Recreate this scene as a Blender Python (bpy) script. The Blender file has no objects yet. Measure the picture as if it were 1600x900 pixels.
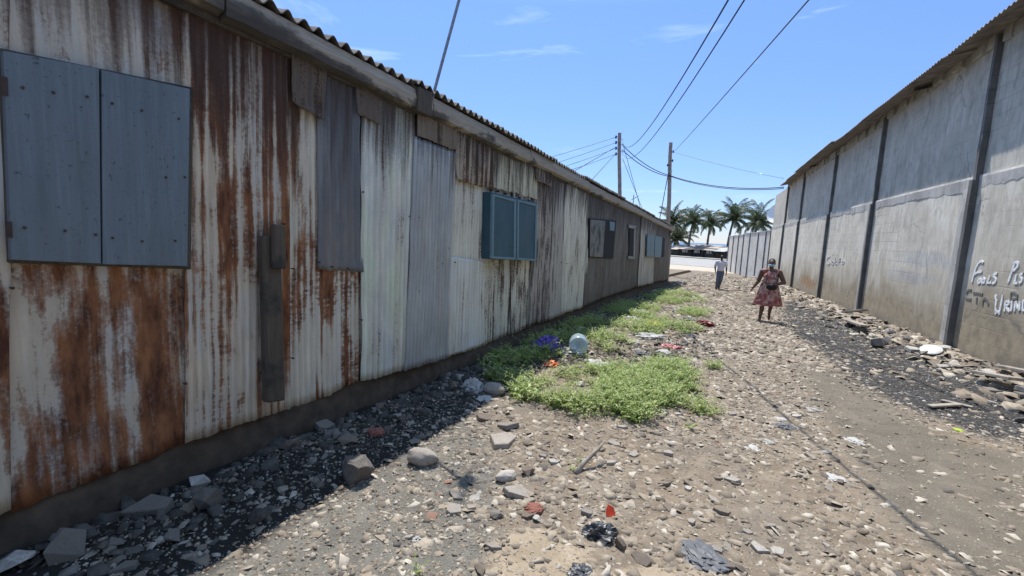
import bpy, bmesh, math, random
import numpy as np
from mathutils import Vector, Matrix, Euler
random.seed(7); RNG = np.random.default_rng(7)
PI = math.pi
scene = bpy.context.scene
COL = scene.collection

# ------------------------------------------------------------------ camera model (site survey from the photograph)
F = 720.0; H = 1.6; S = 0.0275
_n = np.array([.048, -1, -(.048*310+70)/F]); _n /= np.linalg.norm(_n)
_v = np.array([340., -47., F]); _h = _v-(_v@_n)*_n; _Y = _h/np.linalg.norm(_h); _X = np.cross(_Y, _n)
M = np.array([_X, _Y, _n]); CAM = np.array([0, 0, H])
def ray(x, y):
    r = M @ np.array([x-800., y-450., F]); return r/np.linalg.norm(r)
def on_ground(x, y, dz=0.0):
    r = ray(x, y); t = (dz-H)/(r[2]+S*r[1]); return CAM+t*r
def on_flat(x, y, z):
    r = ray(x, y); return CAM+(z-H)/r[2]*r
def on_X(x, y, X0):
    r = ray(x, y); return CAM+X0/r[0]*r
WA, WB = 4.2, -.045
def on_wall(x, y, off=0.0):
    r = ray(x, y); t = (WA-off)/(r[0]-WB*r[1]); return CAM+t*r
def on_Y(x, y, Y0):
    r = ray(x, y); return CAM+Y0/r[1]*r
SUN = Vector((-.262, .42, 1.0)).normalized()

# ------------------------------------------------------------------ numeric helpers
def vnoise(x, y, seed=0):
    x = np.asarray(x, float); y = np.asarray(y, float)
    xi = np.floor(x).astype(np.int64); yi = np.floor(y).astype(np.int64)
    fx = x-xi; fy = y-yi; fx = fx*fx*(3-2*fx); fy = fy*fy*(3-2*fy)
    def hsh(a, b):
        h = (a*374761393+b*668265263+seed*1442695041) & 0xffffffff
        h = ((h ^ (h >> 13))*1274126177) & 0xffffffff
        return ((h ^ (h >> 16)) & 0xffffff)/float(0xffffff)
    a = hsh(xi, yi); b = hsh(xi+1, yi); c = hsh(xi, yi+1); d = hsh(xi+1, yi+1)
    return (a*(1-fx)+b*fx)*(1-fy)+(c*(1-fx)+d*fx)*fy
def fbm(x, y, seed=0, oct=4):
    s = 0; a = .5
    for i in range(oct):
        s = s+a*(vnoise(np.asarray(x)*2**i, np.asarray(y)*2**i, seed+i)-.5)*2; a *= .5
    return s
def sstep(a, b, x):
    t = np.clip((np.asarray(x, float)-a)/(b-a), 0, 1); return t*t*(3-2*t)
def poly_sd(px, py, poly):
    """signed distance, positive inside"""
    px = np.asarray(px, float); py = np.asarray(py, float)
    dmin = np.full(px.shape, 1e9); inside = np.zeros(px.shape, bool)
    n = len(poly)
    for i in range(n):
        x0, y0 = poly[i]; x1, y1 = poly[(i+1) % n]
        ex, ey = x1-x0, y1-y0; L = ex*ex+ey*ey+1e-12
        t = np.clip(((px-x0)*ex+(py-y0)*ey)/L, 0, 1)
        dmin = np.minimum(dmin, np.hypot(px-x0-t*ex, py-y0-t*ey))
        c = ((y0 > py) != (y1 > py))
        with np.errstate(divide='ignore', invalid='ignore'):
            xc = ex*(py-y0)/(ey if abs(ey) > 1e-12 else 1e-12)+x0
        inside ^= (c & (px < xc))
    return np.where(inside, dmin, -dmin)
def gpoly(pts):
    return [tuple(on_ground(*p)[:2]) for p in pts]
ASH = gpoly([(1228,470),(1300,487),(1380,512),(1480,552),(1620,612),(1640,690),(1560,690),(1470,655),(1390,625),(1320,585),(1270,545),(1235,520),(1215,492)])
PATH = gpoly([(1235,560),(1330,590),(1420,648),(1500,690),(1640,725),(1640,910),(1500,905),(1420,830),(1370,770),(1330,700),(1280,640)])
MUD = gpoly([(180,930),(400,800),(560,690),(690,635),(760,660),(775,720),(770,800),(790,850),(740,930)])
SAND = gpoly([(770,920),(760,860),(860,830),(930,890),(1010,880),(1180,900),(1200,930)])
WEEDS = [gpoly([(770,585),(800,560),(850,530),(905,500),(960,478),(1010,462),(1060,455),(1100,470),(1112,492),(1100,515),(1060,530),(1000,525),(960,545),(900,560),(850,575)]),
         gpoly([(805,590),(860,578),(930,585),(1000,578),(1060,560),(1100,575),(1085,610),(1075,650),(1020,660),(950,668),(890,665),(845,640),(830,615)])]
def gz(x, y, detail=True):
    x = np.asarray(x, float); y = np.asarray(y, float)
    k = 2.5
    eff = 36.4-k*np.logaddexp(0, (36.4-y)/k)
    z = -S*eff
    z = z-sstep(112, 150, y)*5.0
    d = (WA+WB*y)-x
    near = sstep(48, 40, y)
    z = z+.27*sstep(1.0, -.1, d)*near*sstep(1, 6, y)
    near2 = sstep(60, 42, y)*sstep(-30, -10, y)
    z = z+near2*(.05*fbm(x*.6, y*.6, 3, 3)+.022*fbm(x*2.3, y*2.3, 11, 3))*sstep(-3.05, -2.6, x)
    if detail:
        fine = sstep(26, 14, y)
        a = np.clip(poly_sd(x, y, PATH)/.25, -1, 1)*.5+.5
        z = z+fine*(.014*fbm(x*9, y*9, 21, 3))*(1-.75*a)
    wm = np.maximum(poly_sd(x, y, WEEDS[0]), poly_sd(x, y, WEEDS[1]))
    z = z+.06*sstep(-.2, .4, wm)
    return z
def gzf(x, y): return float(gz(np.array([x]), np.array([y]))[0])
def hit(x, y):
    """where the sight line of a photo point meets the uneven ground"""
    dz = 0.0
    for i in range(6):
        p = on_ground(x, y, dz); dz = gzf(p[0], p[1])+S*p[1]
    return Vector((p[0], p[1], gzf(p[0], p[1])))

# ------------------------------------------------------------------ object helpers
def tag(o, label=None, cat=None, group=None, kind=None):
    if label: o['label'] = label
    if cat: o['category'] = cat
    if group: o['group'] = group
    if kind: o['kind'] = kind
    return o
def thing(name, label, cat, loc=(0,0,0), rotz=0, group=None):
    o = bpy.data.objects.new(name, None); COL.objects.link(o)
    o.location = loc; o.rotation_euler = (0,0,rotz); o.empty_display_size = .1
    return tag(o, label, cat, group)
def link(name, me, mat=None, parent=None):
    o = bpy.data.objects.new(name, me); COL.objects.link(o)
    if mat is not None:
        for m in (mat if isinstance(mat, (list, tuple)) else [mat]): me.materials.append(m)
    if parent is not None: o.parent = parent
    return o
def mk(name, V, Fc, mat=None, parent=None, smooth=False, mi=None):
    me = bpy.data.meshes.new(name)
    me.from_pydata([tuple(v) for v in V], [], [tuple(f) for f in Fc]); me.update()
    if smooth: me.polygons.foreach_set('use_smooth', [True]*len(me.polygons))
    o = link(name, me, mat, parent)
    if mi is not None: me.polygons.foreach_set('material_index', mi)
    return o
def fast_mesh(name, V, Fq, nside):
    """V (n,3), Fq (m,nside) numpy"""
    me = bpy.data.meshes.new(name)
    V = np.asarray(V, np.float32); Fq = np.asarray(Fq, np.int32)
    me.vertices.add(len(V)); me.vertices.foreach_set('co', V.ravel())
    me.loops.add(Fq.size); me.loops.foreach_set('vertex_index', Fq.ravel())
    me.polygons.add(len(Fq)); me.polygons.foreach_set('loop_start', np.arange(len(Fq), dtype=np.int32)*nside)
    me.update(calc_edges=True); me.validate(); return me
class MB:
    def __init__(s): s.V = []; s.F = []
    def add(s, V, Fc):
        b = len(s.V); s.V += [tuple(v) for v in V]; s.F += [tuple(b+i for i in f) for f in Fc]; return s
    def box(s, a, b, jit=0):
        x0,y0,z0 = a; x1,y1,z1 = b
        V = [(x0,y0,z0),(x1,y0,z0),(x1,y1,z0),(x0,y1,z0),(x0,y0,z1),(x1,y0,z1),(x1,y1,z1),(x0,y1,z1)]
        if jit: V = [tuple(c+random.uniform(-jit, jit) for c in v) for v in V]
        return s.add(V, [(0,3,2,1),(4,5,6,7),(0,1,5,4),(1,2,6,5),(2,3,7,6),(3,0,4,7)])
    def slab(s, q, d):
        """quad (4 pts) extruded by vector d"""
        q = [Vector(p) for p in q]; d = Vector(d)
        V = q+[p+d for p in q]
        return s.add(V, [(0,1,2,3),(7,6,5,4),(0,4,5,1),(1,5,6,2),(2,6,7,3),(3,7,4,0)])
    def tube(s, pts, r, n=8, caps=True):
        pts = [Vector(p) for p in pts]; rs = r if isinstance(r, (list, tuple)) else [r]*len(pts)
        b = len(s.V); up = None
        for i, p in enumerate(pts):
            t = (pts[min(i+1, len(pts)-1)]-pts[max(i-1, 0)]).normalized()
            ref = Vector((0,0,1)) if abs(t.z) < .9 else Vector((1,0,0))
            u = t.cross(ref).normalized() if up is None else (up-t*up.dot(t)).normalized()
            up = u; w = t.cross(u)
            for k in range(n):
                a = 2*PI*k/n; s.V.append(tuple(p+(u*math.cos(a)+w*math.sin(a))*rs[i]))
        for i in range(len(pts)-1):
            for k in range(n):
                k2 = (k+1) % n; s.F.append((b+i*n+k, b+i*n+k2, b+(i+1)*n+k2, b+(i+1)*n+k))
        if caps:
            s.F.append(tuple(b+k for k in range(n))[::-1]); e = b+(len(pts)-1)*n; s.F.append(tuple(e+k for k in range(n)))
        return s
    def lathe(s, prof, c=(0,0,0), n=20, mat=None):
        b = len(s.V); c = Vector(c)
        for (r, z) in prof:
            for k in range(n):
                a = 2*PI*k/n; v = Vector((r*math.cos(a), r*math.sin(a), z))
                if mat is not None: v = mat @ v
                s.V.append(tuple(c+v))
        for i in range(len(prof)-1):
            for k in range(n):
                k2 = (k+1) % n; s.F.append((b+i*n+k, b+i*n+k2, b+(i+1)*n+k2, b+(i+1)*n+k))
        s.F.append(tuple(b+k for k in range(n))[::-1]); e = b+(len(prof)-1)*n; s.F.append(tuple(e+k for k in range(n)))
        return s
    def build(s, name, mat=None, parent=None, smooth=False, bevel=0):
        o = mk(name, s.V, s.F, mat, parent, smooth)
        if bevel:
            bm = bmesh.new(); bm.from_mesh(o.data)
            bmesh.ops.recalc_face_normals(bm, faces=bm.faces)
            bmesh.ops.bevel(bm, geom=bm.edges[:], offset=bevel, segments=1, affect='EDGES', profile=.5)
            bm.to_mesh(o.data); bm.free()
        return o

# ------------------------------------------------------------------ node helpers
class NT:
    def __init__(s, name):
        s.m = bpy.data.materials.new(name); s.m.use_nodes = True; s.t = s.m.node_tree; s.t.nodes.clear()
        s.out = s.t.nodes.new('ShaderNodeOutputMaterial')
    def n(s, typ, ins=None, **kw):
        nd = s.t.nodes.new('ShaderNode'+typ)
        for k, v in kw.items(): setattr(nd, k, v)
        if ins:
            for k, v in ins.items(): s.set(nd.inputs[k], v)
        return nd
    def set(s, sock, v):
        if hasattr(v, 'is_linked') or isinstance(v, bpy.types.NodeSocket): s.t.links.new(v, sock)
        elif isinstance(v, (tuple, list)) and len(v) == 3 and sock.type == 'RGBA': sock.default_value = (*v, 1)
        else: sock.default_value = v
    def coord(s, scale=(1,1,1), rnd=0.0):
        tc = s.n('TexCoord').outputs['Object']
        if rnd:
            oi = s.n('ObjectInfo').outputs['Random']
            mul = s.n('VectorMath', {0: (13.7*rnd, 41.3*rnd, 17.9*rnd)}, operation='SCALE'); s.set(mul.inputs['Scale'], oi)
            tc = s.n('VectorMath', {0: tc, 1: mul.outputs[0]}, operation='ADD').outputs[0]
        if scale != (1,1,1): tc = s.n('VectorMath', {0: tc, 1: scale}, operation='MULTIPLY').outputs[0]
        return tc
    def noise(s, vec, scale=1, detail=4, rough=.55, dist=0):
        return s.n('TexNoise', {'Vector': vec, 'Scale': scale, 'Detail': detail, 'Roughness': rough, 'Distortion': dist}).outputs['Fac']
    def ramp(s, fac, stops, interp='LINEAR'):
        nd = s.n('ValToRGB', {0: fac}); cr = nd.color_ramp; cr.interpolation = interp
        while len(cr.elements) < len(stops): cr.elements.new(.5)
        for e, (p, c) in zip(cr.elements, stops):
            e.position = p; e.color = (c, c, c, 1) if not isinstance(c, (tuple, list)) else (*c, 1)
        return nd.outputs[0]
    def mix(s, fac, a, b, mode='MIX'):
        nd = s.n('Mix', data_type='RGBA', blend_type=mode); nd.clamp_factor = True
        s.set(nd.inputs[0], fac); s.set(nd.inputs[6], a); s.set(nd.inputs[7], b); return nd.outputs[2]
    def math(s, op, a, b=0.0, c=0.0, clamp=False):
        nd = s.n('Math', operation=op, use_clamp=clamp); s.set(nd.inputs[0], a); s.set(nd.inputs[1], b); s.set(nd.inputs[2], c); return nd.outputs[0]
    def attr(s, name): return s.n('Attribute', attribute_name=name).outputs['Fac']
    def bump(s, h, strength=.3, dist=.01):
        return s.n('Bump', {'Height': h, 'Strength': strength, 'Distance': dist}).outputs[0]
    def bsdf(s, col, rough=.8, normal=None, **kw):
        b = s.n('BsdfPrincipled', {'Base Color': col, 'Roughness': rough})
        if normal is not None: s.set(b.inputs['Normal'], normal)
        for k, v in kw.items(): s.set(b.inputs[k.replace('_', ' ')], v)
        s.t.links.new(b.outputs[0], s.out.inputs[0]); return s.m
MATS = {}
def simple(name, c, rough=.8, var=.25, scale=20, bump=.2, **kw):
    if name in MATS: return MATS[name]
    t = NT(name); v = t.coord(rnd=1)
    n = t.noise(v, scale, 5)
    c2 = tuple(x*(1-var) for x in c); c3 = tuple(min(1, x*(1+var)) for x in c)
    col = t.ramp(n, [(.3, c2), (.7, c3)])
    MATS[name] = t.bsdf(col, rough, t.bump(n, bump, .004), **kw); return MATS[name]

def sheet_metal(name, c1, c2, rust=.3, r1=(.085,.030,.016), r2=(.24,.105,.045), dirt=.35, fine=.25, c3=None, rough=.62, lowrust=0, toprust=.0, spec=.3, patch=0, metallic=0.0, soot=None, corr=0.0, bs=(1,2.6,1.7), wb=.46, ws=.62, sc=(.035,.026,.022), tan=.45, gw=.34):
    t = NT(name); v = t.coord(rnd=1); wv = t.coord()
    mul = lambda s: t.n('VectorMath', {0: v, 1: s}, operation='MULTIPLY').outputs[0]
    streak = t.noise(mul((1, 13, .55)), 1.0, 6, .6, .15)
    blotch = t.noise(mul(bs), 1.0, 7, .6, .3)
    finev = t.noise(mul((1, 70, 5)), 1.0, 4, .6)
    grain = t.noise(mul((1, 1, 1)), 55, 5, .7)
    rows = t.noise(mul((1, 20, 55)), 1.0, 2, .5)
    z = t.n('SeparateXYZ', {0: wv}).outputs[2]
    y = t.n('SeparateXYZ', {0: wv}).outputs[1]
    zr = t.math('MULTIPLY_ADD', y, S, z)                 # height above the sloping alley
    base = t.mix(t.ramp(blotch, [(.36, 0), (.62, 1)]), c1, c2)
    if c3: base = t.mix(t.ramp(t.noise(mul((1, 3, .9)), 1.3, 5, .6), [(.48, 0), (.6, 1)]), base, c3)
    base = t.mix(t.math('MULTIPLY', t.ramp(finev, [(.42, 0), (.68, 1)]), fine), base, tuple(x*.45 for x in c1))
    cor = t.attr('cor')
    d = t.math('MULTIPLY', t.math('SUBTRACT', 1.0, cor), dirt)
    d = t.math('MULTIPLY', d, t.ramp(streak, [(.25, .25), (.7, 1)]))
    base = t.mix(d, base, (.13, .112, .092))
    # rust: sheet-long runs and blotches with broken edges
    s = t.math('ADD', t.math('MULTIPLY', streak, ws), t.math('MULTIPLY', blotch, wb))
    s = t.math('ADD', s, t.math('MULTIPLY', t.math('SUBTRACT', grain, .5), gw))
    if toprust: s = t.math('ADD', s, t.math('MULTIPLY', t.math('SUBTRACT', zr, 1.9), toprust))
    if lowrust: s = t.math('ADD', s, t.math('MULTIPLY', t.math('SUBTRACT', .9, zr), lowrust))
    if patch: s = t.math('ADD', s, t.math('MULTIPLY', t.math('MULTIPLY', t.math('SUBTRACT', rows, .5), t.ramp(blotch, [(.45, 0), (.55, 1)])), patch))
    if corr: s = t.math('ADD', s, t.math('MULTIPLY', t.math('SUBTRACT', .5, cor), corr))
    th = .78-.5*rust
    rm = t.ramp(s, [(max(0, th-.028), 0), (th, .6), (min(1, th+.05), 1)])
    rc = t.mix(t.ramp(t.noise(mul((1, 6, 2)), 2.2, 6, .65), [(.36, 0), (.64, 1)]), r1, r2)
    halo = t.ramp(s, [(max(0, th-.22), 0), (th-.03, tan+.1)])
    base = t.mix(halo, base, tuple(.62*a+.38*b for a, b in zip((.29,.21,.145), c1)))
    col = t.mix(rm, base, rc)
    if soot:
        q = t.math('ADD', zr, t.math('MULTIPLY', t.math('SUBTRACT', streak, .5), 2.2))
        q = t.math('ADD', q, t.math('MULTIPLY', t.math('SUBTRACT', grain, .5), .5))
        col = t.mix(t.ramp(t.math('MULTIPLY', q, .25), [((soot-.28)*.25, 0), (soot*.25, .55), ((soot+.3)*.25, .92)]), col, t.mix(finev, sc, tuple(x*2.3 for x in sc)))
    hb = t.math('ADD', t.math('MULTIPLY', grain, .5), t.math('MULTIPLY', rm, .25))
    MATS[name] = t.bsdf(col, t.math('MULTIPLY_ADD', rm, .3, rough), t.bump(hb, .35, .004), Specular_IOR_Level=spec, Metallic=metallic)
    return MATS[name]

# ------------------------------------------------------------------ materials
RU = dict(r1=(.085,.034,.020), r2=(.30,.130,.058))
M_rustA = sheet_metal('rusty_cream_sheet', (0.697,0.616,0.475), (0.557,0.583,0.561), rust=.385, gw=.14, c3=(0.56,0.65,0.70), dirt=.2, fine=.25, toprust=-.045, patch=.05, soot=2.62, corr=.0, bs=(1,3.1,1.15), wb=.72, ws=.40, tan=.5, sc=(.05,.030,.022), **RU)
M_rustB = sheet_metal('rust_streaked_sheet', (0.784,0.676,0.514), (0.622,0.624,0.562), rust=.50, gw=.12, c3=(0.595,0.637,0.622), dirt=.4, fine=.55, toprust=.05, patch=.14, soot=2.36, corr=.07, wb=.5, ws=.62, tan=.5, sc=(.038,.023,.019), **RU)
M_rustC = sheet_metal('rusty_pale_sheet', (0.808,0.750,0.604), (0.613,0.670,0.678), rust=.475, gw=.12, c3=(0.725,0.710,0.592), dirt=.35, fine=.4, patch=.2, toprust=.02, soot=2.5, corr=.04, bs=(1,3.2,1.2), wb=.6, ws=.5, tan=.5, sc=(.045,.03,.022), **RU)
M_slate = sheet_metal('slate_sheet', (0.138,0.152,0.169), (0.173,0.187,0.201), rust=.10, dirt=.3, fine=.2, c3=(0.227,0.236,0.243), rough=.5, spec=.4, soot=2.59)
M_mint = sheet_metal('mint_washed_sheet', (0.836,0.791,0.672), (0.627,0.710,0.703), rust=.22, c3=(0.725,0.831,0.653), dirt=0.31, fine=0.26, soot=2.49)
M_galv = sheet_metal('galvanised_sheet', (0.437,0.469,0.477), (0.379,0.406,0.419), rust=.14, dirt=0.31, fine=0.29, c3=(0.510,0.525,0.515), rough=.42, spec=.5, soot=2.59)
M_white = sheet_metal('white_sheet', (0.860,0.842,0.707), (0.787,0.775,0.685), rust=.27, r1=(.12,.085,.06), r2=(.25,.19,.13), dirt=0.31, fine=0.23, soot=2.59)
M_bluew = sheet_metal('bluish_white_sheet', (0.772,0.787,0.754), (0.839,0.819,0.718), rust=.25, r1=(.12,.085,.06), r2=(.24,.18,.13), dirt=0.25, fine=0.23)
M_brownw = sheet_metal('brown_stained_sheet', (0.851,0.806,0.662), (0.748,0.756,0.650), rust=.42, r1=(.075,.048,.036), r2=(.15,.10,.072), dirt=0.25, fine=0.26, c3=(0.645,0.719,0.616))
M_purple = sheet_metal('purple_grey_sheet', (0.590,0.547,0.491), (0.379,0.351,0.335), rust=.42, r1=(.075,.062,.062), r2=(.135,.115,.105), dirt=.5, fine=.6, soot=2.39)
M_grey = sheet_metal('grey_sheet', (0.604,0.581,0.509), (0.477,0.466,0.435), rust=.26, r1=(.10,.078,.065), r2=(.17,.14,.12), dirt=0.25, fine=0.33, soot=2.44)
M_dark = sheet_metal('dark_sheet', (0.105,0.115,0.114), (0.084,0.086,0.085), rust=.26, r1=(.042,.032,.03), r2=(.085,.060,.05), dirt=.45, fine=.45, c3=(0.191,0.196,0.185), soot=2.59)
M_scrap = sheet_metal('brown_scrap_sheet', (.085,.068,.056), (.055,.044,.038), rust=.4, r1=(.045,.030,.022), r2=(.07,.045,.035), dirt=.4, fine=.5)
M_scrap2 = sheet_metal('taupe_scrap_sheet', (0.250,0.204,0.155), (0.162,0.132,0.102), rust=.35, r1=(.06,.045,.035), r2=(.10,.07,.052), dirt=.6, fine=.55)
M_rustscrap = sheet_metal('rust_scrap_sheet', (0.595,0.507,0.383), (0.406,0.351,0.287), rust=.45, r1=(.075,.034,.02), r2=(.17,.08,.042), dirt=.6, fine=.45, soot=2.69)
M_creamscrap = sheet_metal('cream_scrap_sheet', (0.786,0.756,0.559), (0.646,0.634,0.447), rust=.28, r1=(.13,.11,.07), r2=(.2,.17,.11), dirt=.5, fine=.4, soot=2.69)

def blue_paint(name, c, wear=.2, sc=(1, 9, .8)):
    t = NT(name); v = t.coord(sc, rnd=1); g = t.coord(rnd=1)
    n = t.noise(v, 1.6, 6, .6); gr = t.noise(g, 34, 4, .7); bl = t.noise(g, 3.0, 5, .6)
    col = t.mix(t.ramp(n, [(.3, 0), (.7, 1)]), tuple(x*.82 for x in c), tuple(x*1.2 for x in c))
    col = t.mix(t.ramp(bl, [(.35, 0), (.75, .35)]), col, tuple(.6*x+.08 for x in c))
    w = t.ramp(t.math('ADD', t.math('MULTIPLY', gr, .5), t.math('MULTIPLY', bl, .5)), [(.60, 0), (.66, wear), (.75, 1)])
    col = t.mix(t.math('MULTIPLY', t.ramp(t.noise(t.coord((1, 3, 3), rnd=1), 14, 3, .7), [(.63, 0), (.69, 1)]), .8), col, tuple(x*.3 for x in c))
    col = t.mix(t.math('MULTIPLY', t.ramp(t.noise(t.coord((1, 40, 1.5), rnd=1), 1.5, 4, .6), [(.5, 0), (.75, 1)]), .4), col, tuple(min(1,x*1.5+.02) for x in c))
    col = t.mix(w, col, (.05,.036,.03))
    MATS[name] = t.bsdf(col, .6, t.bump(t.math('ADD', n, t.math('MULTIPLY', gr, .4)), .3, .004)); return MATS[name]
M_blue = blue_paint('faded_blue_paint', (.125,.165,.195))
M_teal = blue_paint('teal_paint', (.026,.085,.118), .1)
M_tealframe = blue_paint('pale_teal_paint', (.13,.225,.27), .2)
M_paleblue = blue_paint('pale_blue_paint', (.13,.22,.255), .2)
def wood(name, c, sc=(1, 1, 1), rough=.85, wear=(.03,.028,.025)):
    t = NT(name); v = t.coord(sc, rnd=1); g = t.coord(rnd=1)
    n = t.noise(v, 6, 7, .65, .6); b = t.noise(g, 3.2, 5, .65)
    col = t.ramp(n, [(.25, tuple(x*.55 for x in c)), (.55, c), (.8, tuple(min(1, x*1.35) for x in c))])
    col = t.mix(t.ramp(b, [(.50, 0), (.62, .85)]), col, wear)
    MATS[name] = t.bsdf(col, rough, t.bump(n, .5, .006)); return MATS[name]
def fascia_mat():
    t = NT('weathered_fascia_timber'); v = t.coord((8, .6, 8), rnd=1); g = t.coord(rnd=1); w_ = t.coord()
    n = t.noise(v, 6, 7, .65, .6); b_ = t.noise(t.coord((1, .9, 3)), 1.6, 6, .62, .4); b2 = t.noise(g, 7, 5, .65)
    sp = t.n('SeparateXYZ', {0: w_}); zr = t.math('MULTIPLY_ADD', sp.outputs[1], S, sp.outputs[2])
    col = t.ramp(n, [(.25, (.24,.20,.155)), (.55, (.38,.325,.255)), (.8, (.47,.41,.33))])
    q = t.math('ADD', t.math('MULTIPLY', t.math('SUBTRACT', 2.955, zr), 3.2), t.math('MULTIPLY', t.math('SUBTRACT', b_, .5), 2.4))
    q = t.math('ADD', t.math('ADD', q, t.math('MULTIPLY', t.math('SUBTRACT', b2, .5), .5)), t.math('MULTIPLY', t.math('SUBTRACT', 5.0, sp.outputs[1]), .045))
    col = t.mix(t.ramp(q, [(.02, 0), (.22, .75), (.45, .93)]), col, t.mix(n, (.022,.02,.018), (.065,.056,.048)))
    MATS['f'] = t.bsdf(col, .85, t.bump(n, .5, .006)); return MATS['f']
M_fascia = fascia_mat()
M_post = wood('charred_post_timber', (.095,.078,.058), (9, 9, .7))
M_pole = wood('utility_pole_timber', (.36,.29,.235), (9, 9, .5), wear=(.20,.165,.14))
M_plank = wood('grey_plank_timber', (.33,.29,.24), (3, 3, 3), wear=(.15,.12,.10))
M_ply = wood('stained_plywood', (.22,.215,.20), (1, 8, .8), wear=(.025,.022,.02))
M_unlit = simple('black_interior', (.012,.012,.012), .9)  # near-black colour stands in for the unlit interior
M_roof = simple('grey_roof_sheet', (.13,.115,.095), .85, .45, 6, .4)
def concrete(name, cs, stain=True, lower=False, rowz=None):
    t = NT(name); g = t.coord(); v = t.coord((1, 4, .7))
    n1 = t.noise(g, .9, 6, .6, .4); n2 = t.noise(g, 5, 6, .65); n3 = t.noise(v, 2.2, 6, .65, .3); n4 = t.noise(g, 45, 4, .7)
    col = t.ramp(n1, [(.3, cs[0]), (.5, cs[1]), (.7, cs[2])])
    col = t.mix(t.ramp(n3, [(.45, 0), (.72, .75)]), col, cs[3])
    col = t.mix(t.ramp(n2, [(.52, 0), (.68, .55)]), col, tuple(x*.62 for x in cs[1]))
    col = t.mix(t.ramp(t.noise(v, 4.7, 5, .7), [(.60, 0), (.70, .5)]), col, tuple(min(1, x*1.45) for x in cs[2]))
    sp = t.n('SeparateXYZ', {0: g}); z = sp.outputs[2]; y = sp.outputs[1]
    zr = t.math('MULTIPLY_ADD', y, S, z)
    col = t.mix(t.ramp(t.noise(t.coord((1, 1.6, .8)), 1.9, 6, .62, .5), [(.50, 0), (.66, .6)]), col, tuple(x*.66 for x in cs[0]))
    if lower:
        w = t.math('ADD', zr, t.math('MULTIPLY', t.math('SUBTRACT', t.noise(t.coord((1, .35, .35)), 1.6, 4, .6, .8), .5), 1.9))
        damp_shade = t.ramp(t.math('MULTIPLY', w, .5), [(.36, 1), (.40, .9), (.415, 0)])
        edge = t.ramp(t.math('MULTIPLY', w, .5), [(.375, 0), (.405, 1), (.43, 0)])
        damp_shade = t.ramp(t.math('MULTIPLY', w, .5), [(.36, 1), (.52, .82), (.64, .45), (.95, 0)])
        patchy = t.ramp(t.noise(g, .55, 4, .6), [(.45, 0), (.6, 1)])
        brown = t.ramp(n2, [(.3, (.20,.162,.105)), (.7, (.37,.305,.205))])
        col = t.mix(t.math('MULTIPLY', damp_shade, .95), col, brown)
        col = t.mix(t.math('MULTIPLY', t.math('MULTIPLY', edge, patchy), .7), col, (.125,.12,.105))
        col = t.mix(t.math('MULTIPLY', t.ramp(zr, [(.0, 1), (.25, .8), (.5, 0)]), t.math('MULTIPLY', t.ramp(n1, [(.4, 0), (.6, 1)]), .7)), col, (.12,.115,.105))
        # rusty seep on the wall, and washed-out blue paint smears
        def spot(cy, cz, ry, rz):
            a = t.math('DIVIDE', t.math('SUBTRACT', y, cy), ry); b = t.math('DIVIDE', t.math('SUBTRACT', z, cz), rz)
            d2 = t.math('ADD', t.math('MULTIPLY', a, a), t.math('MULTIPLY', b, b))
            d2 = t.math('ADD', d2, t.math('MULTIPLY', t.math('SUBTRACT', n2, .5), 3.0))
            return t.ramp(d2, [(.15, 1), (.9, 0)])
        p1 = on_wall(1262, 441); col = t.mix(t.math('MULTIPLY', spot(float(p1[1]), float(p1[2]), 2.0, .28), .75), col, (.30,.15,.055))
        p2 = on_wall(1440, 405); col = t.mix(t.math('MULTIPLY', t.math('MULTIPLY', spot(float(p2[1]), float(p2[2]), 1.6, .22), t.ramp(t.noise(v, 9, 3), [(.4, 0), (.6, 1)])), .55), col, (.20,.26,.36))
        p3 = on_wall(1420, 432); col = t.mix(t.math('MULTIPLY', t.math('MULTIPLY', spot(float(p3[1]), float(p3[2]), 1.9, .16), t.ramp(t.noise(v, 9, 3), [(.4, 0), (.6, 1)])), .5), col, (.20,.26,.36))
    cv = t.n('VectorMath', {0: g, 1: t.n('VectorMath', {0: t.n('TexNoise', {'Vector': g, 'Scale': 3.0, 'Detail': 4.0}).outputs['Color'], 1: (.5, .5, .5)}, operation='MULTIPLY').outputs[0]}, operation='ADD').outputs[0]
    cr = t.n('TexVoronoi', {'Vector': cv, 'Scale': .42}, feature='DISTANCE_TO_EDGE').outputs['Distance']
    crm = t.math('MULTIPLY', t.ramp(cr, [(.0, 1), (.003, .7), (.006, 0)]), t.ramp(t.noise(g, .8, 3), [(.54, 0), (.60, 1)]))
    col = t.mix(t.math('MULTIPLY', crm, .6), col, (.10,.095,.085))
    bv = t.n('CombineXYZ', {0: y, 1: z, 2: 0.0}).outputs[0]
    bk = t.n('TexBrick', {'Vector': bv, 'Scale': 1.0, 'Mortar Size': .012, 'Mortar Smooth': .6, 'Brick Width': .46, 'Row Height': .23, 'Color1': (1, 1, 1, 1), 'Color2': (.8, .8, .8, 1), 'Mortar': (0, 0, 0, 1)}).outputs['Color']
    bkm = t.math('MULTIPLY', t.math('SUBTRACT', 1.0, bk), t.ramp(t.noise(g, .5, 4, .6), [(.47, 0), (.62, .42)]))
    col = t.mix(bkm, col, tuple(x*.5 for x in cs[0]))
    h = t.math('ADD', t.math('MULTIPLY', n2, .7), t.math('MULTIPLY', n4, .35))
    h = t.math('SUBTRACT', h, t.math('ADD', t.math('MULTIPLY', crm, .2), t.math('MULTIPLY', bkm, .8)))
    MATS[name] = t.bsdf(col, .9, t.bump(h, .5, .012)); return MATS[name]
M_conc_up = concrete('grey_render', ((.40,.375,.315), (.49,.455,.385), (.58,.535,.46), (.35,.33,.28)))
M_conc_low = concrete('beige_render', ((.52,.475,.385), (.63,.58,.48), (.72,.67,.57), (.43,.385,.305)), lower=True)
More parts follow.
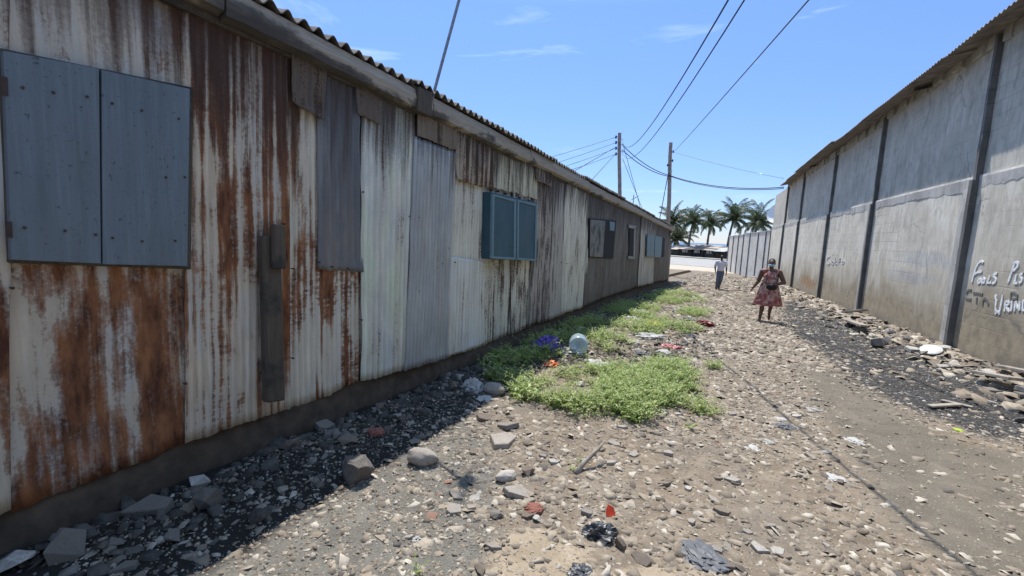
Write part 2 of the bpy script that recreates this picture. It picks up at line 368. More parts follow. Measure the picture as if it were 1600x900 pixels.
M_conc_pil = concrete('pilaster_concrete', ((.38,.36,.325), (.48,.455,.41), (.57,.54,.49), (.32,.30,.27)))
M_shadecol = concrete('shaded_pilaster', ((.10,.097,.09), (.14,.135,.127), (.19,.185,.175), (.075,.073,.07)))  # shade of the piers' near sides put into this dark colour
M_conc_far = concrete('pale_wall_concrete', ((.54,.505,.44), (.65,.61,.54), (.72,.68,.61), (.45,.42,.37)))
M_block = concrete('concrete_block', ((.32,.305,.265), (.40,.38,.335), (.48,.455,.40), (.28,.265,.235)))
M_plinth = simple('mud_plinth', (.075,.055,.038), .95, .4, 9, .8)

# ground
def ground_mat():
    t = NT('alley_dirt'); g = t.coord()
    n1 = t.noise(g, .9, 5, .6); n2 = t.noise(g, 6, 6, .65, .3); n3 = t.noise(g, 32, 5, .7); n4 = t.noise(g, 120, 3, .7)
    ash, path, mud, sand = (t.attr(k) for k in ('ash', 'path', 'mud', 'sand'))
    dirt = t.ramp(n2, [(.30, (.135,.102,.070)), (.52, (.215,.170,.122)), (.72, (.305,.25,.185))])
    dirt = t.mix(t.ramp(n1, [(.42, 0), (.65, .55)]), dirt, (.19,.165,.14))
    mudc = t.ramp(n2, [(.3, (.105,.098,.084)), (.55, (.155,.146,.125)), (.75, (.21,.198,.168))])
    pathc = t.ramp(t.noise(g, 3.5, 6, .6, .5), [(.3, (.115,.098,.074)), (.55, (.150,.128,.098)), (.75, (.195,.168,.13))])
    sandc = t.ramp(n2, [(.3, (.25,.195,.13)), (.7, (.38,.31,.225))])
    ashc = t.ramp(n2, [(.3, (.022,.022,.023)), (.6, (.042,.041,.041)), (.8, (.075,.072,.068))])
    def m(a, k=.9): return t.ramp(t.math('ADD', a, t.math('MULTIPLY', t.math('SUBTRACT', n2, .5), k)), [(.38, 0), (.62, 1)])
    col = t.mix(m(mud), dirt, mudc); col = t.mix(m(path), col, pathc); col = t.mix(m(sand, 1.1), col, sandc); col = t.mix(m(ash, 1.2), col, ashc)
    col = t.mix(t.ramp(n3, [(.55, 0), (.66, .6)]), col, (.10,.085,.07))
    col = t.mix(t.ramp(n4, [(.60, 0), (.68, .75)]), col, (.42,.385,.33))
    shade_strip = t.attr('damp_shade')
    col = t.mix(m(shade_strip, .8), col, t.mix(n3, (.011,.010,.009), (.03,.027,.024)))  # near-black ground colour deepens the shed's shade
    grass = t.attr('verge')
    col = t.mix(t.ramp(t.math('ADD', grass, t.math('MULTIPLY', t.math('SUBTRACT', n1, .5), .5)), [(.4, 0), (.6, 1)]), col, t.ramp(n2, [(.3, (.40,.335,.25)), (.7, (.52,.45,.35))]))
    h = t.math('ADD', t.math('MULTIPLY', n3, .6), t.math('ADD', t.math('MULTIPLY', n4, .3), t.math('MULTIPLY', n2, .5)))
    bs = t.n('Bump', {'Height': h, 'Distance': .02}); t.set(bs.inputs['Strength'], t.math('MULTIPLY_ADD', path, -.4, .75))
    return t.bsdf(col, t.math('MULTIPLY_ADD', shade_strip, -.3, .95), bs.outputs[0], Specular_IOR_Level=.25)
M_ground = ground_mat()
def rubble_mat(name, stops, rnd='island'):
    t = NT(name); g = t.coord()
    r = t.n('NewGeometry').outputs['Random Per Island'] if rnd == 'island' else t.n('ObjectInfo').outputs['Random']
    col = t.ramp(r, stops, 'CONSTANT')
    n = t.noise(g, 26, 5, .7); n2 = t.noise(g, 7, 4)
    col = t.mix(t.ramp(n, [(.35, .55), (.6, 0)]), col, (.13,.11,.09))
    col = t.mix(t.ramp(n2, [(.5, 0), (.7, .4)]), col, (.2,.165,.13))
    MATS[name] = t.bsdf(col, .88, t.bump(n, .6, .006)); return MATS[name]
M_chip = rubble_mat('rubble_chips', [(0,(.25,.20,.145)),(.22,(.34,.285,.215)),(.40,(.19,.155,.115)),(.54,(.39,.335,.26)),(.66,(.14,.112,.085)),(.74,(.30,.245,.18)),(.84,(.52,.465,.38)),(.95,(.085,.075,.065)),(.993,(.28,.13,.085))])
M_chipash = rubble_mat('cinder_chips', [(0,(.045,.044,.045)),(.35,(.08,.078,.078)),(.6,(.025,.025,.026)),(.75,(.15,.145,.14)),(.88,(.30,.285,.265)),(.96,(.5,.48,.45))])
M_pale = rubble_mat('pale_stone', [(0,(.44,.41,.36)),(.3,(.36,.32,.275)),(.6,(.50,.465,.41)),(.8,(.30,.265,.225))], 'obj')
M_greyst = rubble_mat('grey_concrete_chunk', [(0,(.17,.152,.128)),(.4,(.12,.106,.09)),(.7,(.22,.198,.166))], 'obj')
M_brownst = rubble_mat('brown_stone', [(0,(.15,.115,.085)),(.5,(.20,.158,.118)),(.8,(.11,.087,.068))], 'obj')
M_slab = rubble_mat('slab_stone', [(0,(.40,.375,.335)),(.25,(.31,.28,.245)),(.5,(.50,.475,.43)),(.7,(.24,.215,.19)),(.85,(.36,.31,.25))], 'obj')
M_lava = simple('porous_dark_stone', (.13,.115,.10), .95, .5, 40, 1.0)

# ------------------------------------------------------------------ the setting: ground, road, sea
def axis(segs):
    out = []
    for a, b, n, p in segs:
        tt = np.linspace(0, 1, n, endpoint=False)**p; out.append(a+(b-a)*tt)
    out.append([segs[-1][1]]); return np.concatenate(out)
xs = axis([(-4000,-60,8,.25),(-60,-4,16,.6),(-4,-3,4,1),(-3,4.4,176,1),(4.4,60,18,1.8),(60,4000,8,4)])
ys = axis([(-400,-8,8,.5),(-8,.6,16,1),(.6,7,190,1),(7,16,170,1),(16,34,150,1),(34,60,50,1),(60,160,30,1),(160,1500,6,2)])
GX, GY = np.meshgrid(xs, ys)
GZ = gz(GX, GY)
nx, ny = len(xs), len(ys)
idx = np.arange(nx*ny).reshape(ny, nx)
Fq = np.stack([idx[:-1,:-1].ravel(), idx[:-1,1:].ravel(), idx[1:,1:].ravel(), idx[1:,:-1].ravel()], 1)
me = fast_mesh('ground', np.stack([GX.ravel(), GY.ravel(), GZ.ravel()], 1), Fq, 4)
def setattr_f(me, name, val):
    a = me.attributes.new(name, 'FLOAT', 'POINT'); a.data.foreach_set('value', np.asarray(val, np.float32).ravel())
gx, gy = GX.ravel(), GY.ravel()
mask = lambda P, w: np.clip(poly_sd(gx, gy, P)/w, -1, 1)*.5+.5
setattr_f(me, 'ash', mask(ASH, .35)); setattr_f(me, 'path', mask(PATH, .3)); setattr_f(me, 'mud', mask(MUD, .25)); setattr_f(me, 'sand', mask(SAND, .25))
setattr_f(me, 'damp_shade', sstep(-1.75, -2.3, gx)*sstep(27, 24, gy)*.95)  # shed's cast shadow put into the ground colour, out to its edge
setattr_f(me, 'verge', sstep(42, 50, gy))
me.polygons.foreach_set('use_smooth', [True]*len(me.polygons))
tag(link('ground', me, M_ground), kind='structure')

ra = np.array([-.5, 53.5]); rb = np.array([-.8, 79.5]); rd = np.array([1, -.35])/np.hypot(1, .35)
def strip(name, off0, off1, z0, mat, th=.0):
    nrm = np.array([.35, 1])/np.hypot(1, .35)
    P = [ra+rd*s+nrm*o for (s, o) in ((-400, off0), (400, off0), (400, off1), (-400, off1))]
    b = MB(); b.slab([(p[0], p[1], z0) for p in P], (0, 0, max(th, .002))); return tag(b.build(name, mat), kind='structure')
t = NT('old_asphalt'); n = t.noise(t.coord(), 1.2, 6); M_road = t.bsdf(t.ramp(n, [(.3, (.28,.262,.235)), (.7, (.36,.34,.305))]), .85)
M_kerb = simple('kerb_concrete', (.30,.28,.25), .9)
M_line = simple('road_paint', (.7,.7,.68), .8)
ZR = -.985
strip('road', 0, 24.5, ZR-.02, M_road, .03)
strip('kerb', 24.5, 24.9, ZR-.02, M_kerb, .16)
strip('verge', 24.9, 31, ZR-.02, simple('dry_verge', (.33,.31,.24), .95, .3, 3), .10)
strip('road_marking', 11.9, 12.1, ZR+.014, M_line, .002)
t = NT('sea_water'); n = t.noise(t.coord((1, .3, 1)), .6, 4)
M_sea = t.bsdf((.045,.12,.17), .25, t.bump(n, .3, .2))
b = MB(); b.slab([(-9000,131,-3.2),(9000,131,-3.2),(9000,12000,-3.2),(-9000,12000,-3.2)], (0,0,.05)); tag(b.build('sea', M_sea), kind='structure')

# ------------------------------------------------------------------ the corrugated shed on the left
XS = -3.0; YN, YF = -4.0, 26.6
shed = thing('corrugated_shed', 'long low patchwork shed of rusty corrugated sheets with blue shutters', 'shed', (XS, 0, 0))
def shed_part(o):
    o.parent = shed; o.matrix_parent_inverse = Matrix.Translation((-XS, 0, 0)); return o
YT = ([-900,-200,0,380,490,637,720,836,900,1043,1060], [-560,-245,-150,44,99,163,200,257,291,362,372])
YB = ([-900,0,130,292,450,565,635,700,757,830,915,997,1043], [1150,795,752,690,638,593,574,555,538,510,477,448,437])
ytop = lambda x: float(np.interp(x, *YT))-9
ybot = lambda x: float(np.interp(x, *YB))
_sid = [0]
def sheet(pts, mat, layer=0, pitch=.076, amp=.007, ragged=.012, label=None, warp=.012, name='wall_sheet'):
    """pts: TL,TR,BR,BL photo points on the shed's alley face"""
    _sid[0] += 1; k = _sid[0]
    X0 = XS+.024*layer+.006*(k % 2)
    P = [on_X(x, y, X0) for x, y in pts]
    W = max(abs(P[1][1]-P[0][1]), abs(P[2][1]-P[3][1]))
    nu = max(4, min(420, int(W/pitch*8))); nv = 34
    u = np.linspace(0, 1, nu+1); v = np.linspace(0, 1, nv+1)
    U, Vv = np.meshgrid(u, v)
    tl, tr, br, bl = [np.array(p) for p in P]
    Q = (tl[None,None]*(1-U)[...,None]+tr[None,None]*U[...,None])*(1-Vv)[...,None]+(bl[None,None]*(1-U)[...,None]+br[None,None]*U[...,None])*Vv[...,None]
    ph = U*W/pitch*2*PI+k
    c = np.sin(ph)
    fl = np.clip(.75+.6*fbm(Q[...,1]*1.7+k*9, Q[...,2]*1.5, 40), .25, 1.15)
    Q[...,0] += amp*c*fl + warp*fbm(Q[...,1]*.8+k*5, Q[...,2]*.9, 50) + .004*fbm(Q[...,1]*5+k, Q[...,2]*5, 60)
    if W > .2:
        Q[...,0] += .016*np.maximum(0, fbm(U*W*1.3+k*4.1, Q[...,2]*1.6, 52))+.02*np.maximum(0, np.where(U < .08, 1-U/.08, np.where(U > .92, 1-(1-U)/.08, 0))*fbm(Q[...,2]*1.9+k*2.3, Q[...,1]*0+k, 53))+.03*np.maximum(0, fbm(Q[...,1]*2.2+k, Q[...,1]*0+k*3, 54))*np.clip((Vv-.9)/.1, 0, 1)
    Q[...,1] += .010*fbm(Q[...,2]*1.3+k*3, Q[...,1]*0+k, 70)*np.where((U == 0) | (U == 1), 1, .3)
    Q[...,2] += (Vv**8)*(.035*fbm(Q[...,1]*1.5, Q[...,1]*0+3, 86)+ragged*fbm(Q[...,1]*5+k*7, Q[...,1]*0, 80)*1.6+ragged*fbm(Q[...,1]*26, Q[...,1]*0+k, 81))
    Q[...,2] += ((1-Vv)**8)*(ragged*.6*fbm(Q[...,1]*9+k*7, Q[...,1]*0, 84))
    n_ = nu+1; ii = np.arange(n_*(nv+1)).reshape(nv+1, n_)
    Fr = np.stack([ii[:-1,:-1].ravel(), ii[1:,:-1].ravel(), ii[1:,1:].ravel(), ii[:-1,1:].ravel()], 1)
    V = Q.reshape(-1, 3); V2 = V.copy(); V2[:,0] -= .004
    m = len(V)
    rim = np.concatenate([ii[0,:], ii[1:,-1], ii[-1,-2::-1], ii[-2:0:-1,0]])
    rim2 = np.roll(rim, -1)
    side = np.stack([rim, rim2, rim2+m, rim+m], 1)
    me = fast_mesh(name, np.concatenate([V, V2]), np.concatenate([Fr, Fr[:,::-1]+m, side]), 4)
    setattr_f(me, 'cor', np.concatenate([(c*.5+.5).ravel()]*2))
    me.polygons.foreach_set('use_smooth', [True]*len(me.polygons))
    o = link(name, me, mat)
    if label: o['label'] = label
    return shed_part(o)
def full(xl, xr, bl, br, mat, layer=0, label=None, **kw):
    return sheet([(xl, ytop(xl)), (xr, ytop(xr)), (br, ybot(br)), (bl, ybot(bl))], mat, layer, label=label, **kw)
sheet([(-1400,-700),(-240,-270),(-240,890),(-1400,1330)], M_rustB, 0)
sheet([(-260,-275),(14,-150),(16,790),(-260,895)], M_rustA, 1, amp=.003)
full(6, 288, 12, 293, M_rustA, 0, 'wide rusty cream sheet behind the big blue shutters', pitch=.082, amp=.0022, warp=.03, ragged=.012)
full(284, 450, 289, 453, M_rustB, 1, 'cream sheet striped with deep brown rust', ragged=.010, pitch=.055, amp=.0035, warp=.02)
full(446, 568, 451, 567, M_rustC, 0, 'pale sheet with rust runs below the slate patch', ragged=.012, pitch=.055, amp=.004)
sheet([(497,98),(560,128),(566,424),(497,417)], M_slate, 1, amp=.009, pitch=.09, label='dark slate grey sheet patched over a rusty one')
sheet([(454,62),(512,88),(505,182),(456,158)], M_scrap, 2, amp=.003, label='flat dark brown scrap under the eave')
sheet([(553,112),(592,130),(592,192),(557,176)], M_scrap, 2, amp=.006)
full(564, 647, 563, 637, M_mint, 1, 'whitish sheet washed with mint and blue near its foot', amp=.009)
sheet([(636,150),(656,160),(646,574),(633,577)], M_galv, 0, amp=.006)
sheet([(648,212),(712,236),(697,558),(632,579)], M_galv, 2, pitch=.062, amp=.007, label='spangled galvanised sheet')
sheet([(652,150),(713,178),(713,234),(652,213)], M_scrap2, 3, amp=.008)
full(704, 764, 694, 760, M_white, 0, 'white corrugated sheet beside the teal window', amp=.010)
sheet([(703,400),(758,409),(757,537),(697,557)], M_bluew, 1, amp=.005, label='flat bluish white sheet nailed low on the wall')
sheet([(711,180),(771,207),(770,295),(711,279)], M_rustscrap, 2, amp=.009, label='short rust blotched sheet under the eave')
sheet([(767,210),(840,244),(839,312),(767,293)], M_creamscrap, 2, amp=.009)
sheet([(836,243),(862,255),(861,293),(837,283)], M_rustscrap, 3, amp=.008)
full(757, 836, 753, 806, M_brownw, 0, 'white sheet with brown runs beneath the teal window', amp=.01, pitch=.09)
full(800, 840, 798, 832, M_brownw, 1, amp=.009)
full(834, 866, 826, 859, M_purple, 2, 'purple grey streaked sheet', amp=.008)
full(862, 886, 856, 881, M_grey, 1, amp=.007)
full(884, 902, 877, 896, M_white, 2, amp=.010, warp=.03)
full(901, 921, 895, 914, M_white, 1, amp=.010, warp=.03)
full(918, 1006, 911, 999, M_dark, 2, 'wide dark sheet with a broken window', pitch=.09, amp=.007)
full(1003, 1026, 996, 1020, M_grey, 3, 'light grey sheet near the far end', amp=.004)
full(1023, 1046, 1018, 1043, M_dark, 2, amp=.005)
# nails along the sheets: part
b = MB()
for (x, y) in [(655,340),(692,412),(712,410),(655,455),(660,560),(690,556),(702,388),(640,338),(720,283),(735,286),(752,291),(765,296),(568,300),(566,500),(500,410),(520,417),(545,420),(878,410),(886,412),(700,470),(459,420),(459,560),(20,450),(287,450),(291,600),(445,350)]:
    p = on_X(x, y, XS+.055); b = MB(); b.lathe([(.001,-.04),(.007,-.006),(.008,.0),(.003,.005)], p, 7, Matrix.Rotation(PI/2, 3, 'Y')); shed_part(b.build('nail', simple('rusty_nail', (.05,.032,.025), .7)))
# plinth
V = []; yy = np.linspace(YN, YF-.05, 260)
b = MB()
for i, y in enumerate(yy):
    g = -S*y; zt = g+.36; e = .045*float(fbm([y*1.6], [0], 5)[0])+.02*float(fbm([y*6], [9], 5)[0])
    e2 = .03*float(fbm([y*5], [3], 6)[0])
    b.V += [(-3.3, y, g-.3), (-2.93+e, y, g-.3), (-2.965+e+e2, y, g+.07), (-3.0-e2+e*.4, y, g+.2), (-3.03, y, zt), (-3.3, y, zt)]
for i in range(len(yy)-1):
    for k in range(5):
        a = i*6+k; b.F.append((a, a+1, a+7, a+6))
shed_part(b.build('plinth', M_plinth, smooth=True))
# body behind the sheets, gable ends, roof
rel = lambda y, h: -S*y+h
b = MB()
P0 = [(XS-.06, YN, rel(YN, .1)), (XS-.06, YF-.05, rel(YF, .1)), (XS-.06, YF-.05, rel(YF, 2.98)), (XS-.06, YN, rel(YN, 2.98))]
b.slab(P0, (-.05, 0, 0)); shed_part(b.build('inner_lining', M_unlit))
for yv in (YN, YF-.05):
    b = MB(); prof = [(-3.02, .0), (-8.2, .0), (-8.2, 2.95), (-5.6, 3.62), (-3.02, 3.0)]
    b.add([(x, yv, rel(yv, z)) for x, z in prof]+[(x, yv+.05, rel(yv, z)) for x, z in prof], [(0,1,2,3,4),(9,8,7,6,5)]+[(i, i+5, (i+1) % 5+5, (i+1) % 5) for i in range(5)])
    shed_part(b.build('gable_wall', M_grey))
b = MB(); b.slab([(-8.2, YN, rel(YN, 0)), (-8.2, YF, rel(YF, 0)), (-8.2, YF, rel(YF, 2.95)), (-8.2, YN, rel(YN, 2.95))], (.05, 0, 0)); shed_part(b.build('back_wall', M_grey))
def roof_sheet(y0, y1, xe, he, k):
    pitch = .135; n = int((y1-y0)/pitch*8); Y = np.linspace(y0, y1, n+1); R = MB(); m = 5
    for i, y in enumerate(Y):
        c = .026*math.sin(2*PI*y/pitch)
        j = .018*float(fbm([y*1.1], [k*3.], 90)[0])+.006*float(fbm([y*9], [k*3.], 91)[0])
        e = .02*float(fbm([y*4.], [k*2.], 93)[0])
        for q in range(m):
            f = q/(m-1); x = xe+e*(1-f)+(-5.6-xe)*f; z = rel(y, he+(3.68-he)*f)+c+j*(1-f)
            R.V += [(x, y, z), (x, y, z-.009)]
    w = 2*m
    for i in range(n):
        for q in range(m-1):
            a = i*w+2*q; R.F += [(a, a+2, a+2+w, a+w), (a+1, a+1+w, a+3+w, a+3)]
        a = i*w; R.F.append((a, a+w, a+w+1, a+1))
    for a0 in (0, n*w):
        for q in range(m-1): a = a0+2*q; R.F.append((a, a+1, a+3, a+2))
    o = R.build('roof_sheet', M_roof); return shed_part(o)
for k in range(16):
    y0 = YN+k*1.93; roof_sheet(y0, min(y0+1.98, YF+.25), -2.845+.02*((k*7) % 3-1), 3.085+.010*((k*5) % 3), k)
b = MB(); b.slab([(-5.6, YN-.1, rel(YN, 3.67)), (-5.6, YF+.2, rel(YF, 3.67)), (-8.4, YF+.2, rel(YF, 2.95)), (-8.4, YN-.1, rel(YN, 2.95))], (0, 0, .02)); shed_part(b.build('rear_roof', M_roof))
# fascia boards and their joints
jx = [YN, -.6, 1.9, 4.05, 6.6, 9.9, 12.2, 15.2, 18.8, 21.0, 23.6, YF+.15]
for i in range(len(jx)-1):
    y0, y1 = jx[i], jx[i+1]-.012
    n = max(4, int((y1-y0)/.12)); R = MB()
    for q in range(n+1):
        y = y0+(y1-y0)*q/n; w = .008*float(fbm([y*1.7], [i*3.], 100)[0]); cc = .010*float(fbm([y*6], [i*3.], 101)[0]); dz = .012*math.sin(i*2.1)
        R.V += [(-2.93, y, rel(y, 3.055+dz)), (-2.885+w, y, rel(y, 3.055+dz)), (-2.862+w, y, rel(y, 2.97+dz)), (-2.868+w, y, rel(y, 2.885+dz+cc)), (-2.93, y, rel(y, 2.86+dz+cc))]
    for q in range(n):
        for s_ in range(5):
            a = q*5+s_; a2 = q*5+(s_+1) % 5; R.F.append((a, a2, a2+5, a+5))
    R.F += [(0,1,2,3,4)[::-1], tuple(n*5+s_ for s_ in range(5))]
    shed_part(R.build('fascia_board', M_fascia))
# sooty gap filler strip behind the fascia (rafter plate)
b = MB(); b.slab([(-2.985, YN, rel(YN, 3.07)), (-2.985, YF, rel(YF, 3.07)), (-2.985, YF, rel(YF, 2.83)), (-2.985, YN, rel(YN, 2.83))], (.04, 0, 0)); shed_part(b.build('wall_plate', M_post))
# charred stub where the antenna is tied to the fascia
p = on_X(662, 158, -2.86); b = MB(); b.box((-2.93, p[1]-.11, rel(p[1], 2.845)), (-2.838, p[1]+.12, rel(p[1], 3.06)), .008)
shed_part(b.build('antenna_bracket', M_post, bevel=.006))

def leaf_board(pts, X0, th, mat, name, parent=None):
    b = MB(); b.slab([on_X(x, y, X0) for x, y in pts], (-th, 0, 0))
    o = b.build(name, mat, bevel=.004)
    if parent is None: shed_part(o)
    else: o.parent = parent; o.matrix_parent_inverse = Matrix.Identity(4)
    return o
# big blue shutter: two leaves of three boards
def boards(tl, tr, br, bl, n, X0, th, mat, name):
    b = MB(); L = lambda a, c, f: (a[0]+(c[0]-a[0])*f, a[1]+(c[1]-a[1])*f)
    cuts = [0]+[(i+random.uniform(-.12, .12))/n for i in range(1, n)]+[1]
    for i in range(n):
        g0 = cuts[i]+(.0012 if i else 0); g1 = cuts[i+1]-(.0012 if i < n-1 else 0); q = [L(tl, tr, g0), L(tl, tr, g1), L(bl, br, g1), L(bl, br, g0)]
        dx = random.uniform(-.002, .002); b.slab([on_X(x, y, X0+dx) for x, y in q], (-th, 0, 0))
    o = b.build(name, mat, bevel=.002); return shed_part(o)
w1 = [boards((5,79),(155,107),(158,412),(18,406), 1, XS+.075, .032, M_blue, 'window_shutter'), boards((159,109),(297,139),(293,416),(161,413), 1, XS+.075, .032, M_blue, 'window_shutter')]
leaf_board([(-3,74),(303,137),(299,421),(13,411)], XS+.044, .05, M_post, 'window_frame')
b = MB()
for (x, y) in [(85,142),(38,136),(135,152),(175,165),(225,175),(278,186),(40,355),(102,362),(147,365),(178,371),(222,374),(272,378),(285,280),(260,275)]:
    p = on_X(x+random.uniform(-4,4), y+random.uniform(-4,4), XS+.077); b = MB(); b.lathe([(.001,-.004),(.006,-.002),(.007,.002),(.003,.004)], p, 7, Matrix.Rotation(PI/2, 3, 'Y')); shed_part(b.build('nail', MATS['rusty_nail']))
for q in (((1,118),(12,121),(13,150),(2,148)), ((10,345),(19,347),(20,372),(11,371))):
    b = MB(); b.slab([on_X(x, y, XS+.082) for x, y in q], (-.006,0,0)); shed_part(b.build('hinge', MATS['rusty_nail']))
# teal window: projecting box with two framed leaves
b = MB(); b.slab([on_X(x, y, XS+.13) for x, y in ((767,300),(840,317),(838,407),(765,405))], (-.14, 0, 0)); shed_part(b.build('window_box', M_teal, bevel=.004))
for q in (((770,303),(807,312),(806,406),(768,404)), ((809,312),(840,319),(838,408),(808,406))):
    fr = MB(); cx = sum(p[0] for p in q)/4; cy = sum(p[1] for p in q)/4
    inner = [(x+(cx-x)*.17, y+(cy-y)*.075) for x, y in q]
    Q = [on_X(x, y, XS+.165) for x, y in q]; I = [on_X(x, y, XS+.165) for x, y in inner]
    for i in range(4):
        j = (i+1) % 4; fr.slab([Q[i], Q[j], I[j], I[i]], (-.032, 0, 0))
    sh = shed_part(fr.build('window_shutter', M_tealframe, bevel=.002))
    pb = MB(); pb.slab([on_X(x, y, XS+.152) for x, y in inner], (-.016, 0, 0)); po = pb.build('panel', M_teal); po.parent = sh
b = MB()
for x, y in ((768,297),(778,299),(790,303),(800,305),(812,309),(826,313)):
    p = on_X(x, y, XS+.09); b = MB(); b.box((p[0]-.02, p[1]-.012, p[2]-.012), (p[0]+.02, p[1]+.012, p[2]+.012), .004); shed_part(b.build('wedge', MATS['rusty_nail']))
# broken window with a stained board, narrow barred slot, pale blue far shutters
leaf_board([(921,341),(963,345),(958,404),(921,402)], XS+.085, .06, M_unlit, 'window_opening')  # black board painted as the dark inside of the window
leaf_board([(923,343),(946,345),(942,402),(922,401)], XS+.105, .014, M_ply, 'plywood_board')
leaf_board([(953,346),(961,347),(960,361),(953,360)], XS+.10, .01, M_paleblue, 'plywood_board')
leaf_board([(984,353),(993,355),(991,403),(983,402)], XS+.085, .05, M_unlit, 'window_opening')
for q in (((983,351),(994,353),(994,358),(983,356)), ((982,400),(992,401),(992,405),(982,404)), ((991.5,356),(993.5,356),(992,402),(990,402))):
    leaf_board(q, XS+.11, .03, simple('white_trim', (.30,.285,.26), .8), 'window_frame')
leaf_board([(1012,366),(1023,368),(1022,402),(1011,401)], XS+.17, .035, M_paleblue, 'window_shutter')
leaf_board([(1024,368),(1035,371),(1033,402),(1023,402)], XS+.17, .035, M_paleblue, 'window_shutter')
leaf_board([(1034.5,371),(1039,372),(1038,401),(1034,402)], XS+.10, .05, M_unlit, 'window_opening')
# old post against the wall
b = MB(); b.slab([on_X(x, y, XS+.115) for x, y in ((411,369),(440,366),(447,626),(418,630))], (-.065, 0, 0))
o = shed_part(b.build('timber_post', M_post, bevel=.012))
b = MB(); b.slab([on_X(x, y, XS+.155) for x, y in ((428,350),(447,353),(449,420),(428,421))], (-.04, 0, 0)); o2 = b.build('cleat', M_post, bevel=.01); o2.parent = o
# lean-to at the far end of the shed
lean = thing('lean_to', 'small dark lean-to with tin roof against the far end of the long shed', 'lean-to', (-4.2, YF+.9, gzf(-4.2, YF+.9)))
def keep(o, t_):
    o.parent = t_; o.matrix_parent_inverse = (Matrix.Translation(t_.location) @ t_.rotation_euler.to_matrix().to_4x4()).inverted(); return o
b = MB(); b.slab([(-2.95, YF+.3, 1.62), (-2.8, YF+2.3, 1.5), (-5.2, YF+2.3, 1.8), (-5.2, YF+.3, 1.9)], (0,0,.03)); keep(b.build('roof', M_roof), lean)
b = MB(); b.slab([(-3.1, YF+.3, -1), (-3.1, YF+1.6, -1), (-3.1, YF+1.6, 1.55), (-3.1, YF+.3, 1.62)], (-.04,0,0)); keep(b.build('side_wall', M_dark), lean)
b = MB(); b.box((-3.26, YF+2.1, -1), (-3.18, YF+2.18, 1.55)); keep(b.build('post', M_post), lean)

# antenna pole
ant = thing('antenna_pole', 'thin leaning metal antenna pole tied to the shed eave', 'antenna', (-2.90, 4.07, 2.93))
b = MB(); top = Vector((-2.90+.1*1.95, 4.07+.26*1.95, 2.93+1.95)); b.tube([(-2.90-.02, 4.07-.05, 2.76), top], .016, 10); keep(b.build('mast', simple('dull_pipe', (.24,.24,.25), .5, Metallic=.5)), ant)
b = MB(); a0 = top-Vector((.01,.02,.10)); bd = Vector((.35,-.9,0)).normalized(); cr = Vector((.9,.35,0)).normalized()
b.tube([a0-bd*.28, a0+bd*.30], .010, 6)
for i in range(6):
    c = a0+bd*(-.24+.1*i); b.tube([c-cr*(.16-.012*i), c+cr*(.16-.012*i)], .007, 6)
b.box(a0-Vector((.04,.05,.09)), a0+Vector((.04,.05,.06)))
keep(b.build('aerial', MATS['dull_pipe']), ant)

# ------------------------------------------------------------------ the concrete warehouse on the right
wx = lambda y: WA+WB*y
wh = thing('warehouse', 'tall grey concrete warehouse with painted graffiti and overhanging tin roof', 'warehouse', (wx(10)+3, 10, gzf(wx(10)+.2, 10)))
wn = Vector((-1, WB, 0)).normalized()     # outward (towards the alley)
wt = Vector((WB, 1, 0)).normalized()
def wpt(y, z, off=0.0):
    """point on the wall face at station y, pushed off towards the alley"""
    return Vector((wx(y), y, z))+wn*off
def wslab(y0, y1, z0, z1, off, th):
    b = MB(); b.slab([wpt(y0, z0, off), wpt(y1, z0, off), wpt(y1, z1, off), wpt(y0, z1, off)], wn*(-th)); return b
def wgrid(y0, y1, z0, z1, off, th, amp, seed, st=.16):
    n = max(2, int((y1-y0)/st)); m = max(2, int((z1-z0)/st)); b = MB()
    for i in range(n+1):
        for j in range(m+1):
            y = y0+(y1-y0)*i/n; z = z0+(z1-z0)*j/m
            b.V.append(tuple(wpt(y, z, off+amp*float(fbm([y*1.4+seed], [z*1.4], 7)[0]))))
    for i in range(n):
        for j in range(m):
            a = i*(m+1)+j; b.F.append((a, a+1, a+m+2, a+m+1))
    b.slab([wpt(y0, z0, off-.03), wpt(y1, z0, off-.03), wpt(y1, z1, off-.03), wpt(y0, z1, off-.03)], wn*(-th)); return b
PY = [-5.2, 0.0, 5.35, 10.64, 15.9, 20.9, 27.0, 31.8]
END = 37.6; LEDGE = 2.95; TOP = 5.22
